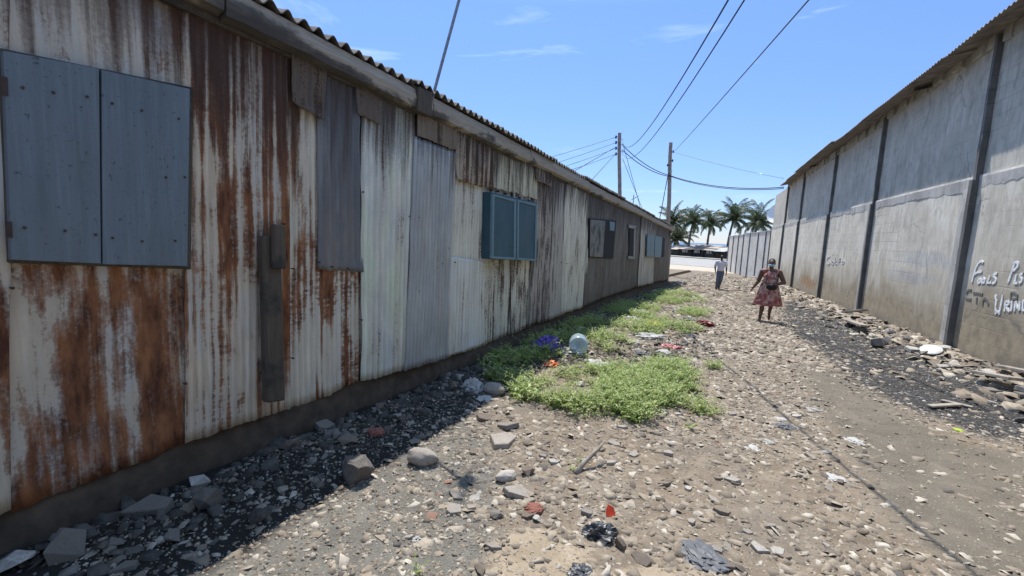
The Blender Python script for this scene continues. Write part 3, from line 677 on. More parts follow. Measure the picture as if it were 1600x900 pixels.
for i, y0 in enumerate(PY):
    y1 = PY[i+1] if i+1 < len(PY) else END
    zb = -S*((y0+y1)/2)-.5
    keep(wgrid(y0, y1-.001, -1.4, LEDGE, 0, .12, .006, i*5, .2).build('lower_panel', M_conc_low, smooth=False), wh)
    zt = TOP-.05*math.sin(i*1.7)-.12
    keep(wgrid(y0, y1-.001, LEDGE-.02, zt, -.035, .12, .008, i*9+3, .2).build('upper_panel', M_conc_up), wh)
    # broken ledge beam
    n = 48; b = MB()
    for q in range(n+1):
        y = y0+(y1-y0)*q/n; e = .025*float(fbm([y*3.], [i*2.], 12)[0]); hgt = .19+.05*float(fbm([y*1.1], [i*2.], 13)[0])+.06*float(fbm([y*7.], [i*2.], 14)[0])
        for (o_, z_) in ((.006+e*.4, LEDGE-hgt), (.014+e*.6, LEDGE-.02), (.005, LEDGE+.02), (-.06, LEDGE+.035), (-.06, LEDGE-hgt)): b.V.append(tuple(wpt(y, z_, o_)))
    for q in range(n):
        for s_ in range(5): a = q*5+s_; a2 = q*5+(s_+1) % 5; b.F.append((a, a+5, a2+5, a2))
    b.F += [(0,1,2,3,4), tuple(n*5+s_ for s_ in range(5))[::-1]]
    keep(b.build('ledge_beam', M_conc_pil), wh)
    # rough block course under the roof
    b = MB(); y = y0+.05
    while y < y1-.1 and i < 7:
        L = random.uniform(.34, .48); L = min(L, y1-.02-y); hh = random.uniform(.16, .24); o_ = random.uniform(-.02, .06)
        b.slab([wpt(y, zt-.03+random.uniform(-.03,.03), o_), wpt(y+L-.02, zt-.03+random.uniform(-.03,.03), o_), wpt(y+L-.02, zt+hh, o_), wpt(y, zt+hh, o_)], wn*(-.2)); y += L
    if i < 7: keep(b.build('block_course', M_block, bevel=.01), wh)
    # pilaster: rough concrete pier standing proud of the panels
    if i > 0:
        for (za, zb_, o_, w_) in ((-1.4, LEDGE-.06, .098, .10), (LEDGE-.06, zt+.12, .06, .08)):
            b = MB(); n = 10
            for q in range(n+1):
                z = za+(zb_-za)*q/n; e = .012*float(fbm([z*4], [i*3.], 15)[0])
                for (yy_, oo) in ((y0-w_*.1+e, -.03), (y0-w_*.1+e, o_+e), (y0+w_*.9, o_+e*.6), (y0+w_*.9, -.03)): b.V.append(tuple(wpt(yy_, z, oo)))
            for q in range(n):
                for s_ in range(4): a = q*4+s_; a2 = q*4+(s_+1) % 4; b.F.append((a, a2, a2+4, a+4))
            b.F += [(0,1,2,3)[::-1], tuple(n*4+s_ for s_ in range(4))]
            keep(b.build('pilaster', M_shadecol), wh)  # pier coloured dark for its shaded near side
            if za < 0:
                b = MB(); b.slab([wpt(y0+w_*.9+.002, za, .05), wpt(y0+w_*.9+.30, za, .05), wpt(y0+w_*.9+.30, zb_-.15, .05), wpt(y0+w_*.9+.002, zb_-.1, .05)], wn*(-.09)); keep(b.build('pilaster_render', M_conc_pil, bevel=.008), wh)
# stepped broken top of the wall beyond the roof
b = MB(); b.slab([wpt(31.8, TOP-.3, -.05), wpt(END, TOP-.75, -.05), wpt(END, TOP-.55, -.05), wpt(31.8, TOP+.12, -.05)], wn*(-.12)); keep(b.build('broken_parapet', M_block), wh)
# end and back walls
b = MB(); e0 = wpt(END, -1.4, -.05); b.slab([e0, e0+Vector((9,0.4,0)), e0+Vector((9,.4,6.4)), e0+Vector((0,0,5.8))], (0,-.15,0)); keep(b.build('end_wall', M_conc_up), wh)
b = MB(); e0 = wpt(-5.2, -.5, -.05); b.slab([e0, e0+Vector((9,.4,0)), e0+Vector((9,.4,6.4)), e0+Vector((0,0,5.6))], (0,.15,0)); keep(b.build('end_wall', M_conc_up), wh)
# roof sections with corrugated edges
M_roof2 = simple('rusty_roof_sheet', (.24,.205,.17), .8, .4, 5, .3)
for (y0, y1, oh, ze) in ((-5.6, 2.0, .52, 5.17), (1.6, 9.0, .56, 5.20), (8.6, 11.6, .44, 5.225), (11.35, 19.5, .50, 5.19), (19.2, 26.4, .58, 5.21), (26.2, 29.5, .50, 5.20), (29.3, 32.0, .46, 5.19)):
    pitch = .12; n = int((y1-y0)/pitch*6); b = MB(); m = 4
    for q in range(n+1):
        y = y0+(y1-y0)*q/n; c = .016*math.sin(2*PI*y/pitch); sag = .03*float(fbm([y*.5], [0.], 31)[0])
        for s_ in range(m):
            f = s_/(m-1); P = wpt(y, 0, oh-(oh+5.0)*f); z = ze+c+sag*(1-f)+f*1.25
            b.V += [(P.x, P.y, z), (P.x, P.y, z-.006)]
    w = 2*m
    for q in range(n):
        for s_ in range(m-1): a = q*w+2*s_; b.F += [(a, a+w, a+w+2, a+2), (a+1, a+3, a+3+w, a+1+w)]
        a = q*w; b.F.append((a, a+1, a+w+1, a+w))
    for a0 in (0, n*w):
        for s_ in range(m-1): a = a0+2*s_; b.F.append((a, a+2, a+3, a+1))
    keep(b.build('roof_sheet', M_roof2), wh)
for y in (13.2, 24.3):
    b = MB(); b.slab([wpt(y, 5.18, .30), wpt(y+.07, 5.18, .30), wpt(y+.07, 5.33, -.3), wpt(y, 5.33, -.3)], (0,0,-.07)); keep(b.build('rafter', M_post), wh)
# graffiti: brushed strokes on the render
def stroke(b, pts, w):
    P = [wpt(p[1], p[2], .012) for p in [on_wall(*q, off=0) for q in pts]]
    # densify
    Q = []
    for i in range(len(P)-1):
        for k in range(4): Q.append(P[i].lerp(P[i+1], k/4))
    Q.append(P[-1]); base = len(b.V)
    for i, p in enumerate(Q):
        tg = (Q[min(i+1, len(Q)-1)]-Q[max(i-1, 0)]).normalized(); sd = tg.cross(wn).normalized()
        ww = w*(.75+.5*random.random())*.5
        b.V += [tuple(p+sd*ww), tuple(p-sd*ww), tuple(p+sd*ww-wn*.009), tuple(p-sd*ww-wn*.009)]
    for i in range(len(Q)-1):
        a = base+4*i; b.F += [(a, a+1, a+5, a+4), (a, a+4, a+6, a+2), (a+1, a+3, a+7, a+5)]
Z = lambda x, y: (1380+x/5.627, 360+y/5.625)
white = [[(885,285),(878,272),(858,275),(835,300),(815,345),(800,400),(785,455)], [(805,385),(840,368),(875,362)],
 [(850,425),(838,445),(842,465),(858,455),(862,432),(850,425)], [(885,420),(872,440),(876,462),(894,458),(900,432),(885,420)],
 [(945,395),(932,430),(918,462),(940,460),(958,458)], [(1008,382),(985,382),(972,395),(990,415),(1000,438),(985,460),(962,466)],
 [(1160,290),(1140,360),(1118,420),(1104,460)], [(1150,300),(1172,278),(1192,285),(1190,312),(1165,345),(1140,360)], [(1178,385),(1168,430),(1160,468),(1190,462)], [(1236,380),(1215,385),(1212,402),(1228,425),(1222,450),(1200,462)],
 [(992,565),(1000,620),(994,680),(998,738)], [(1058,565),(1045,640),(1032,700),(1025,742)], [(996,720),(1012,712),(1030,735)],
 [(1078,625),(1080,680),(1070,712)], [(1078,628),(1105,622),(1112,645),(1082,665)], [(1084,665),(1104,700),(1118,716)], [(1138,618),(1136,668),(1130,712)],
 [(1168,625),(1164,672),(1160,712)], [(1168,625),(1184,668),(1204,705)], [(1208,622),(1206,665),(1204,705)], [(1262,612),(1236,622),(1232,700),(1260,704)], [(1234,660),(1256,656)]]
t = NT('white_brush_paint'); n = t.noise(t.coord(), 26, 5, .7); M_wp = t.bsdf(t.ramp(n, [(.34, (.60,.58,.54)), (.46, (.80,.80,.79)), (.75, (.86,.86,.86))]), .85)
for a_, e_ in ((0, 6), (6, 10), (10, 21)):
    b = MB()
    for s_ in white[a_:e_]: stroke(b, [Z(*p) for p in s_], .036)
    keep(b.build('lettering', M_wp), wh)
dark = [[(780,528),(762,520),(745,535),(735,560)], [(728,595),(752,602),(778,608)], [(795,548),(840,552),(880,562)], [(828,590),(825,640)], [(878,660),(884,610),(905,595),(922,620),(932,655)], [(1130,550),(1160,548),(1185,570),(1180,600),(1135,610)], [(1130,550),(1128,610)]]
b = MB()
for s_ in dark[:5]: stroke(b, [Z(*p) for p in s_], .035)
keep(b.build('lettering', simple('faded_black_paint', (.15,.145,.125), .9, .2, 30)), wh)
b = MB()
for s_ in dark[5:]: stroke(b, [Z(*p) for p in s_], .03)
keep(b.build('lettering', simple('faded_black_paint', (.15,.145,.125), .9, .2, 30)), wh)
Z2 = lambda x, y: (1200+x/3.335, 230+y/3.333)
fa = [[(325,570),(312,575),(308,598),(316,612),(326,604),(318,592)], [(338,590),(332,604),(340,612),(346,600),(338,590)], [(352,575),(350,608)], [(358,592),(352,606),(362,610)], [(382,578),(372,584),(370,612)], [(366,596),(380,592)], [(392,590),(386,602),(394,608),(399,596),(392,590)]]
b = MB()
for s_ in fa: stroke(b, [Z2(*p) for p in s_], .03)
keep(b.build('lettering', simple('washed_paint', (.50,.50,.48), .9, .2, 30)), wh)

# ------------------------------------------------------------------ low panelled wall beyond the warehouse
PW = [(1205,437),(1198,436),(1186,434),(1173,431.5),(1163,430),(1155,428.5),(1147,426.5),(1140,425)]
A = Vector((wx(END), END+.05, 0)); Bv = Vector(tuple(on_flat(1140, 425, -1.0)[:2])+(0,))
lw = thing('boundary_wall', 'lower pale concrete panel wall running from the warehouse to the road', 'wall', (A.x, A.y, -1.0))
def on_line(px, py):
    r = ray(px, py); d = Bv-A
    # CAM + t r = A + s d (xy)
    det = r[0]*(-d.y)+r[1]*d.x; t_ = (A.x*(-d.y)+A.y*d.x)/det
    return CAM+t_*r
zl = lambda px, py: on_line(px, py)[2]
ztop = [(1205,361),(1198,362),(1186,364),(1173,365),(1163,366.5),(1155,368),(1147,369),(1140,370)]
d_ = (Bv-A).normalized(); nrm_ = Vector((-d_.y, d_.x, 0)); nrm_ = nrm_ if nrm_.x < 0 else -nrm_
prev = None
for i, (px, py) in enumerate(ztop):
    p = Vector(on_line(px, py)); p0 = Vector((p.x, p.y, -1.4))
    if i == 0: p = Vector((A.x, A.y, p.z)); p0 = Vector((A.x, A.y, -1.4))
    if prev is not None:
        zt = (prev.z+p.z)/2+random.uniform(-.05, .05)
        b = MB(); b.slab([prev.xy.to_3d()+Vector((0,0,-1.4)), p.xy.to_3d()+Vector((0,0,-1.4)), p.xy.to_3d()+Vector((0,0,zt)), prev.xy.to_3d()+Vector((0,0,zt))], nrm_*-.15); keep(b.build('wall_panel', M_conc_far, bevel=.01), lw)
        b = MB(); b.slab([prev.xy.to_3d()+nrm_*.04+Vector((0,0,zt)), p.xy.to_3d()+nrm_*.04+Vector((0,0,zt)), p.xy.to_3d()+nrm_*.04+Vector((0,0,zt+.08)), prev.xy.to_3d()+nrm_*.04+Vector((0,0,zt+.08))], nrm_*-.24); keep(b.build('coping', M_conc_pil), lw)
    b = MB(); c = p.xy.to_3d(); b.slab([c-d_*.045+nrm_*.06+Vector((0,0,-1.4)), c+d_*.045+nrm_*.06+Vector((0,0,-1.4)), c+d_*.045+nrm_*.06+Vector((0,0,p.z+.02)), c-d_*.045+nrm_*.06+Vector((0,0,p.z+.02))], nrm_*-.24); keep(b.build('wall_post', M_shadecol), lw)
    prev = p
# satellite dish behind the low wall
c = Vector(on_Y(1201, 334, 52)); dish = thing('satellite_dish', 'white satellite dish standing behind the low panel wall', 'satellite dish', (c.x+.6, c.y+.3, gzf(c.x, c.y)))
b = MB(); R_ = Euler((math.radians(72), 0, math.radians(-38))).to_matrix()
b.lathe([(.02,.0),(.4,.04),(.76,.14),(1.0,.26),(1.01,.28),(.76,.17),(.4,.06),(.02,.03)], (c.x+.85, c.y, c.z), 28, R_); keep(b.build('reflector', simple('white_dish', (.72,.72,.72), .5)), dish)
b = MB(); b.tube([(c.x+.6, c.y+.3, -1.2), (c.x+.55, c.y+.15, c.z)], .06, 8); keep(b.build('mast', MATS['dull_pipe']), dish)

# ------------------------------------------------------------------ utility poles and cables
def up_pole(base, top, r0, r1, label, name='utility_pole'):
    o = thing(name, label, 'utility pole', base)
    b = MB(); n = 10; P = [Vector(base).lerp(Vector(top), q/n)+Vector((.02*math.sin(q*1.3), .02*math.cos(q*1.7), 0)) for q in range(n+1)]
    b.tube(P, [r0+(r1-r0)*q/n for q in range(n+1)], 12); keep(b.build('pole', M_pole, smooth=False), o); return o
P1t = Vector(on_Y(968, 208, 32)); P1b = Vector(on_Y(968, 303, 32)); P1base = P1t+(P1b-P1t)*((P1t.z+1.6)/(P1t.z-P1b.z))
pole1 = up_pole(P1base, P1t, .15, .115, 'dark timber pole behind the shed roof with four stacked insulators')
P2t = Vector(on_Y(1048, 223, 37)); P2b = Vector(on_Y(1044, 350, 37)); P2base = P2t+(P2b-P2t)*((P2t.z+1.4)/(P2t.z-P2b.z))
pole2 = up_pole(P2base, P2t, .17, .13, 'timber pole rising beyond the far end of the shed beside the palms')
M_ins = simple('black_insulator', (.03,.03,.032), .4); M_bracket = simple('pale_bracket', (.5,.5,.48), .5)
INS = []
for y in (214, 222.5, 231.5, 240.5):
    p = Vector(on_Y(966, y, 32)); q = p+Vector((-.15, 0, 0)); INS.append(q)
    b = MB(); b.tube([p+Vector((.1,0,0)), q], .02, 6); b.lathe([(.02,-.11),(.06,-.09),(.06,-.03),(.035,0),(.06,.03),(.06,.09),(.02,.11)], q, 10); keep(b.build('insulator', M_ins), pole1)
for y in (217, 226, 236):
    p = Vector(on_Y(971, y, 32)); b = MB(); b.tube([p-Vector((.12,0,-.06)), p+Vector((.16,-.1,-.1))], .022, 6); keep(b.build('bracket', M_bracket), pole1)
for i, (x, y) in enumerate(((1052,237),(1051,251),(1049,268),(1043,258))):
    p = Vector(on_Y(x, y, 36.8)); b = MB(); b.lathe([(.02,-.10),(.05,-.08),(.05,.08),(.02,.10)], p, 10); b.tube([p, p+Vector((.25 if i == 3 else -.25, .1, 0))], .02, 6); keep(b.build('insulator', M_ins if i != 2 else M_bracket), pole2)
M_wire = simple('black_cable', (.022,.022,.025), .6, bump=0)
M_wire2 = simple('grey_wire', (.06,.062,.07), .5, bump=0)
def wire(pts, r, label, group, sag=0, mat=None):
    """cable through the given points (quadratic when three), with sag when two"""
    P = [Vector(p) for p in pts]; n = 40; Q = []
    for i in range(n+1):
        t_ = i/n
        if len(P) == 2:
            q = P[0].lerp(P[1], t_); q.z -= 4*sag*t_*(1-t_)
        else:
            tm = (P[1]-P[0]).xy.length/((P[1]-P[0]).xy.length+(P[2]-P[1]).xy.length)
            l0 = (t_-tm)*(t_-1)/((0-tm)*(0-1)); l1 = t_*(t_-1)/(tm*(tm-1)); l2 = t_*(t_-tm)/(1*(1-tm))
            q = P[0].lerp(P[2], t_); q.z = l0*P[0].z+l1*P[1].z+l2*P[2].z
            q.x = l0*P[0].x+l1*P[1].x+l2*P[2].x
        Q.append(q)
    b = MB(); b.tube(Q, r, 6); o = b.build('power_cable', mat or M_wire, smooth=True)
    return tag(o, label, 'cable', group)
G = 'cables strung from the timber poles'
lab4 = ['topmost of the four wires running left from the stacked insulators', 'second wire down of the four running left from the stacked insulators', 'third wire down of the four running left from the stacked insulators', 'lowest of the four wires running left from the stacked insulators']
for i, (x, y) in enumerate(((856,238),(864,247.5),(876,253.5),(885,259))):
    a = INS[i]; dirv = Vector(on_Y(x, y, 30))-a; wire([a, a+dirv*4], .017, lab4[i], G, .5, M_wire2)
wire([INS[2]+Vector((.0,0,.1)), Vector(on_Y(903, 265, 25))+(Vector(on_Y(903,265,25))-INS[2])*.5], .018, 'service wire slanting from the insulators down to the middle of the shed roof', G)
wire([INS[3]+Vector((.0,0,.05)), Vector(on_Y(928, 278, 25))+(Vector(on_Y(928,278,25))-INS[3])*.5], .018, 'steeper service wire from the lowest insulator to the shed roof', G)
a = Vector(on_Y(972, 220, 31.9)); m_ = Vector(on_Y(1135, 0, 6.5)); dd = (m_-a); wire([a, m_, Vector((m_.x+.30*20, m_.y-20, 7.2))], .012, 'overhead cable sweeping up to the top of the frame, left one of the pair', G)
a = Vector(on_Y(972, 237, 31.9)); m_ = Vector(on_Y(1160, 0, 5.95)); wire([a, m_, Vector((m_.x+.30*20, m_.y-20, 7.2))], .010, 'overhead cable sweeping up to the top of the frame, right one of the pair', G)
a = Vector(on_Y(1054, 236, 36.9)); m_ = Vector(on_Y(1258, 0, 11)); wire([a, m_, Vector((m_.x+.3*20, m_.y-20, 7.4))], .016, 'thin single wire rising from the palm-side pole towards the upper right', G, 0, M_wire2)
endp = wpt(31.5, 5.05, .3)
b1 = Vector(on_Y(1046, 274, 36.8))
wire([Vector(on_Y(972, 226, 31.9)), b1], .026, 'upper of the two cables hanging between the timber poles', G, .30)
wire([Vector(on_Y(972, 234, 31.9)), b1+Vector((0,0,-.08))], .026, 'lower of the two cables hanging between the timber poles', G, .30)
wire([b1, Vector(on_Y(1130, 292, 34)), endp], .030, 'sagging thick cable from the palm-side pole to the warehouse roof corner', G)
wire([b1+Vector((0,0,-.05)), Vector(on_Y(1130, 294, 34)), endp+Vector((0,0,-.08))], .022, 'thinner cable sagging just beneath the thick one to the warehouse', G)
wire([Vector(on_Y(1054, 238, 36.9)), Vector(on_Y(1225, 279, 33))], .012, 'faint straight wire from the palm-side pole to the warehouse roof', G, .1, M_wire2)
wire([Vector(on_Y(973, 224, 31.9)), Vector(on_Y(1000, 322, 37))], .018, 'upper guy wire slanting down right from the insulator pole', G)
wire([Vector(on_Y(973, 248, 31.9)), Vector(on_Y(1003, 325, 37.2))], .018, 'lower guy wire slanting down right from the insulator pole', G)
wire([Vector(on_Y(1044, 272, 36.7)), Vector(on_Y(1031, 345, 36.2))+Vector((-.2,0,-1.6))], .030, 'stay cable slanting down left from the palm-side pole', G)
# small aerial on the shed roof
p = Vector(on_Y(990, 309, 24)); ta = thing('roof_aerial', 'tiny rooftop aerial poking up over the far shed roof', 'aerial', (p.x, p.y, p.z-.9))
b = MB(); b.tube([p-Vector((0,0,.9)), p+Vector((0,0,.15))], .02, 6); keep(b.build('mast', MATS['dull_pipe']), ta)
b = MB(); b.tube([p+Vector((-.1,0,-.1)), Vector(on_Y(998, 306, 24))], .016, 6); keep(b.build('boom', MATS['dull_pipe']), ta)

# ------------------------------------------------------------------ palms
t = NT('palm_frond'); r = t.n('NewGeometry').outputs['Random Per Island']
colp = t.ramp(r, [(0,(.034,.060,.022)),(.4,(.05,.082,.03)),(.75,(.075,.11,.045)),(.92,(.16,.135,.07))])
b1_ = t.n('BsdfPrincipled', {'Base Color': colp, 'Roughness': .45}); tr = t.n('BsdfTranslucent', {'Color': colp}); mx = t.n('MixShader', {0: .3}); t.t.links.new(b1_.outputs[0], mx.inputs[1]); t.t.links.new(tr.outputs[0], mx.inputs[2]); t.t.links.new(mx.outputs[0], t.out.inputs[0])
M_frond = t.m
M_trunk = wood('palm_trunk', (.13,.11,.09), (4, 4, 6))
def palm(px, py, Yd, R, seed, label, lean=(0, 0)):
    rng = random.Random(seed); c = Vector(on_Y(px, py, Yd)); bx, by = c.x-lean[0], c.y-lean[1]; bz = gzf(bx, by)-.1
    o = thing('palm_tree', label, 'palm tree', (bx, by, bz), 0, 'coconut palms beyond the road')
    B = Vector((bx, by, bz)); n = 14; P = []
    for q in range(n+1):
        f = q/n; P.append(B.lerp(c, f)+Vector((-lean[0]*.35*math.sin(f*PI), -lean[1]*.3*math.sin(f*PI), 0)))
    b = MB(); b.tube(P, [.30-.13*(q/n)**.5+.012*(q % 2) for q in range(n+1)], 10); keep(b.build('trunk', M_trunk), o)
    b = MB(); nf = 25
    for k in range(nf):
        az = k*2.399+rng.uniform(-.25, .25); f = k/nf
        el = math.radians(84-112*f+rng.uniform(-12, 12)); L = R*rng.uniform(.95, 1.3)*(1 if f < .75 else .8)
        hd = Vector((math.cos(az), math.sin(az), 0)); p = c.copy(); m = 16; seg = L/m; pts = [p.copy()]; e = el; dirs = []
        for s_ in range(m):
            e -= (1.1+.5*f)*(s_/m)**1.2*.13+.012
            dv = hd*math.cos(e)+Vector((0,0,math.sin(e))); dirs.append(dv); p = p+dv*seg; pts.append(p.copy())
        b.tube(pts, [.035*(1-s_/m)+.008 for s_ in range(m+1)], 4, caps=False)
        sd = hd.cross(Vector((0,0,1)))
        for s_ in range(3, m*3+1):
            f2 = s_/(m*3); i0 = min(int(f2*m), m-1); ctr = pts[i0].lerp(pts[i0+1], min(1, f2*m-i0)); dv = dirs[i0]; upv = sd.cross(dv)
            ll = R*.25*(math.sin(PI*min(1, .12+f2*.86))**.6)*rng.uniform(.8, 1.15)
            for sg in (-1, 1):
                tip = ctr+(sd*sg*.72+dv*.55-Vector((0,0,.55+.4*rng.random()))).normalized()*ll
                w = .034*R/3.7; wv = dv*w
                mid = ctr.lerp(tip, .55)+Vector((0,0,.05*ll))
                i = len(b.V); b.V += [tuple(ctr-wv), tuple(ctr+wv), tuple(mid+wv), tuple(tip), tuple(mid-wv)]; b.F.append((i, i+1, i+2, i+3, i+4))
    for k in range(6):
        a = k*1.05; q = c+Vector((.28*math.cos(a), .28*math.sin(a), -.35)); b.lathe([(.02,-.15),(.12,-.09),(.15,0),(.11,.1),(.02,.16)], q, 8)
    keep(b.build('crown', M_frond), o); return o
palm(1051, 346, 96, 3.9, 1, 'palm half hidden behind the timber pole by the shed end', (.5, 0))
palm(1083, 346, 92, 3.6, 2, 'straight dark-trunked palm left of centre above the roadside stalls', (.4, 0))
palm(1110, 350, 100, 3.4, 3, 'smaller ragged palm in the middle of the row above the roadside stalls', (.2, 0))
palm(1147, 341, 94, 4.1, 4, 'tallest leaning palm above the end of the low panel wall', (.6, 0))
palm(1186, 348, 90, 4.0, 5, 'palm rising behind the low panel wall next to the satellite dish', (.8, 0))
palm(1056, 373, 100, 4.0, 6, 'low drooping palm seen just past the lean-to roof', (.3, 0))

# ------------------------------------------------------------------ roadside stalls beyond the road
M_st = [simple('stall_board_dark', (.045,.042,.038), .9), simple('stall_board_grey', (.10,.095,.085), .9), simple('stall_board_brown', (.085,.06,.045), .9)]
M_tin = [simple('tan_tin_roof', (.40,.335,.27), .7, .25, 2), simple('grey_tin_roof', (.42,.42,.40), .7, .25, 2), simple('pale_tin_roof', (.62,.61,.58), .6, .2, 2), simple('brown_tin_roof', (.24,.17,.125), .8, .25, 2)]
stl = [('long dark stall with tan roof beside the shed end', 1040, 1062, 0, 0, 388), ('dark open-fronted stall with tan roof behind the straight palm trunk', 1062, 1080, 1, 0, 388), ('stall with brown pitched roof left of the walking man', 1080, 1100, 2, 3, 388.5),
       ('stall with a white cloth on its counter behind the walking man', 1100, 1117, 0, 0, 389.5), ('grey framed stall with flat roof touching the low wall in view', 1117, 1136, 1, 1, 391), ('stall mostly hidden behind the low panel wall', 1136, 1156, 2, 0, 391)]
nrm = Vector((.35, 1, 0)).normalized(); rdv = Vector((1, -.35, 0)).normalized()
for k, (lab, xa, xb, mw, mr, yt) in enumerate(stl):
    pa = Vector(on_flat(xa, 400+.048*(xa-1046), -.9)); L0 = Vector((ra[0], ra[1], 0))+nrm*31.5
    def onrow(px, py):
        r_ = ray(px, py); d2 = rdv; det = r_[0]*(-d2.y)+r_[1]*d2.x; tt = (L0.x*(-d2.y)+L0.y*d2.x)/det; return Vector(CAM+tt*r_)
    A_ = onrow(xa+.4, yt); B_ = onrow(xb-.4, yt+.048*(xb-xa)); zt = (A_.z+B_.z)/2-.02*k
    A_.z = B_.z = 0; g = -1.0
    o = thing('roadside_stall', lab, 'stall', ((A_+B_)/2+Vector((0,0,g))), 0, 'stalls along the far side of the road')
    W_ = (B_-A_); dep = nrm*4.5
    b = MB()
    b.slab([A_+dep+Vector((0,0,g)), B_+dep+Vector((0,0,g)), B_+dep+Vector((0,0,zt)), A_+dep+Vector((0,0,zt))], nrm*.1)
    for Q in (A_, B_-W_.normalized()*.1): b.slab([Q+Vector((0,0,g)), Q+dep+Vector((0,0,g)), Q+dep+Vector((0,0,zt)), Q+Vector((0,0,zt))], W_.normalized()*.1)
    keep(b.build('wall', M_st[mw]), o)
    b = MB(); b.slab([A_+W_*.03+Vector((0,0,g)), B_-W_*.03+Vector((0,0,g)), B_-W_*.03+Vector((0,0,g+.95)), A_+W_*.03+Vector((0,0,g+.95))], nrm*.5); keep(b.build('counter', M_st[(mw+1) % 3]), o)
    b = MB(); e = nrm*-.9; zf = zt+.0
    b.slab([A_+e-W_*.02+Vector((0,0,zf-.12)), B_+e+W_*.02+Vector((0,0,zf-.12)), B_+dep+W_*.02+Vector((0,0,zt+.75)), A_+dep-W_*.02+Vector((0,0,zt+.75))], (0,0,.06)); keep(b.build('roof', M_tin[mr]), o)
    for f in (.02, .34, .67, .97):
        q = A_+W_*f+nrm*-.6; b = MB(); b.box((q.x-.05, q.y-.05, g), (q.x+.05, q.y+.05, zf-.1)); keep(b.build('post', M_st[0]), o)
    if k in (1, 2, 3):
        q = A_+W_*.5; b = MB(); b.slab([q+Vector((-.5,-.05,g+.75)), q+Vector((.4,-.15,g+.75)), q+Vector((.4,-.15,g+1.5)), q+Vector((-.5,-.05,g+1.45))], (0,.1,0)); keep(b.build('hanging_cloth', simple('stall_cloth', (.55,.55,.54), .9)), o)
# pale beach houses behind the stalls
for k, (xa, xb, yt, mr, lab) in enumerate(((1052, 1072, 384.5, 2, 'pale roofed hut behind the stalls left of the straight palm'), (1090, 1108, 386.5, 3, 'brown roofed hut behind the stalls in the middle'), (1118, 1137, 385.5, 2, 'white roofed hut behind the stalls near the low wall'))):
    A_ = Vector(on_Y(xa, yt, 104)); B_ = Vector(on_Y(xb, yt, 104)); zt = (A_.z+B_.z)/2
    o = thing('beach_hut', lab, 'hut', ((A_.x+B_.x)/2, 104, -1.0))
    b = MB(); b.box((A_.x, 104, -1.2), (B_.x, 107, zt-.35)); keep(b.build('wall', simple('hut_wall', (.4,.37,.33), .9)), o)
    b = MB(); x0, x1 = A_.x-.3, B_.x+.3
    b.add([(x0,103.6,zt-.4),(x1,103.6,zt-.4),(x1,105.5,zt),(x0,105.5,zt),(x0,107.4,zt-.4),(x1,107.4,zt-.4)], [(0,1,2,3),(3,2,5,4),(0,3,4),(1,5,2),(0,4,5,1)]); keep(b.build('roof', M_tin[mr]), o)

# ------------------------------------------------------------------ figures
class Prim:
    def __init__(s): s.b = MB()
    def cap(s, p0, p1, r0, r1=None, n=14):
        r1 = r0 if r1 is None else r1; p0 = Vector(p0); p1 = Vector(p1); d = (p1-p0).normalized(); pts = []; rs = []
        for a in (80, 55, 28): pts.append(p0-d*r0*math.sin(math.radians(a))); rs.append(r0*math.cos(math.radians(a)))
        for q in range(5): pts.append(p0.lerp(p1, q/4)); rs.append(r0+(r1-r0)*q/4)
        for a in (28, 55, 80): pts.append(p1+d*r1*math.sin(math.radians(a))); rs.append(r1*math.cos(math.radians(a)))
        s.b.tube(pts, rs, n); return s
    def limb(s, pts, rs):
        for i in range(len(pts)-1): s.cap(pts[i], pts[i+1], rs[i], rs[i+1])
        return s
    def ell(s, c, r, n=20):
        prof = []
        for k in range(13):
            a = -PI/2+.03+(PI-.06)*k/12; prof.append((math.cos(a), math.sin(a)))
        s.b.lathe(prof, c, n, Matrix.Diagonal(Vector(r))); return s
    def hand(s, w, d, side, palm=.085):
        """w wrist, d pointing direction, side = thumb direction"""
        w = Vector(w); d = Vector(d).normalized(); side = Vector(side); side = (side-d*side.dot(d)).normalized(); nn = d.cross(side)
        s.ell_o(w+d*palm*.5, d*palm*.62, side*.040, nn*.018)
        for k, (o_, L) in enumerate(((.030,.066),(.011,.075),(-.009,.070),(-.028,.056))):
            b0 = w+d*palm*.85+side*o_; m = b0+d*L*.55+nn*.008; e = m+d*L*.4+nn*.022
            s.cap(b0, m, .0095, .009, 8); s.cap(m, e, .009, .0075, 8)
        t0 = w+d*.025+side*.030; t1 = t0+(d*.6+side*.8).normalized()*.04; t2 = t1+(d+side*.25).normalized()*.032
        s.cap(t0, t1, .012, .010, 8); s.cap(t1, t2, .010, .008, 8); return s
    def ell_o(s, c, a, b_, c_):
        m = Matrix((a, b_, c_)).transposed(); prof = []
        for k in range(11):
            t_ = -PI/2+.05+(PI-.1)*k/10; prof.append((math.cos(t_), math.sin(t_)))
        mm = Matrix((b_, c_, a)).transposed(); s.b.lathe(prof, c, 14, mm); return s
    def build(s, name, mat, parent, voxel=.008, smooth=6):
        me = bpy.data.meshes.new('tmp'); me.from_pydata(s.b.V, [], s.b.F); me.update()
        bm = bmesh.new(); bm.from_mesh(me); bmesh.ops.recalc_face_normals(bm, faces=bm.faces); bm.to_mesh(me); bm.free()
        o = bpy.data.objects.new('tmp', me); COL.objects.link(o)
        r = o.modifiers.new('r', 'REMESH'); r.mode = 'VOXEL'; r.voxel_size = voxel
        if smooth: sm = o.modifiers.new('s', 'SMOOTH'); sm.iterations = smooth; sm.factor = .5
        dg = bpy.context.evaluated_depsgraph_get(); m2 = bpy.data.meshes.new_from_object(o.evaluated_get(dg)); bpy.data.objects.remove(o)
        m2.polygons.foreach_set('use_smooth', [True]*len(m2.polygons)); m2.name = name
        return link(name, m2, mat, parent)
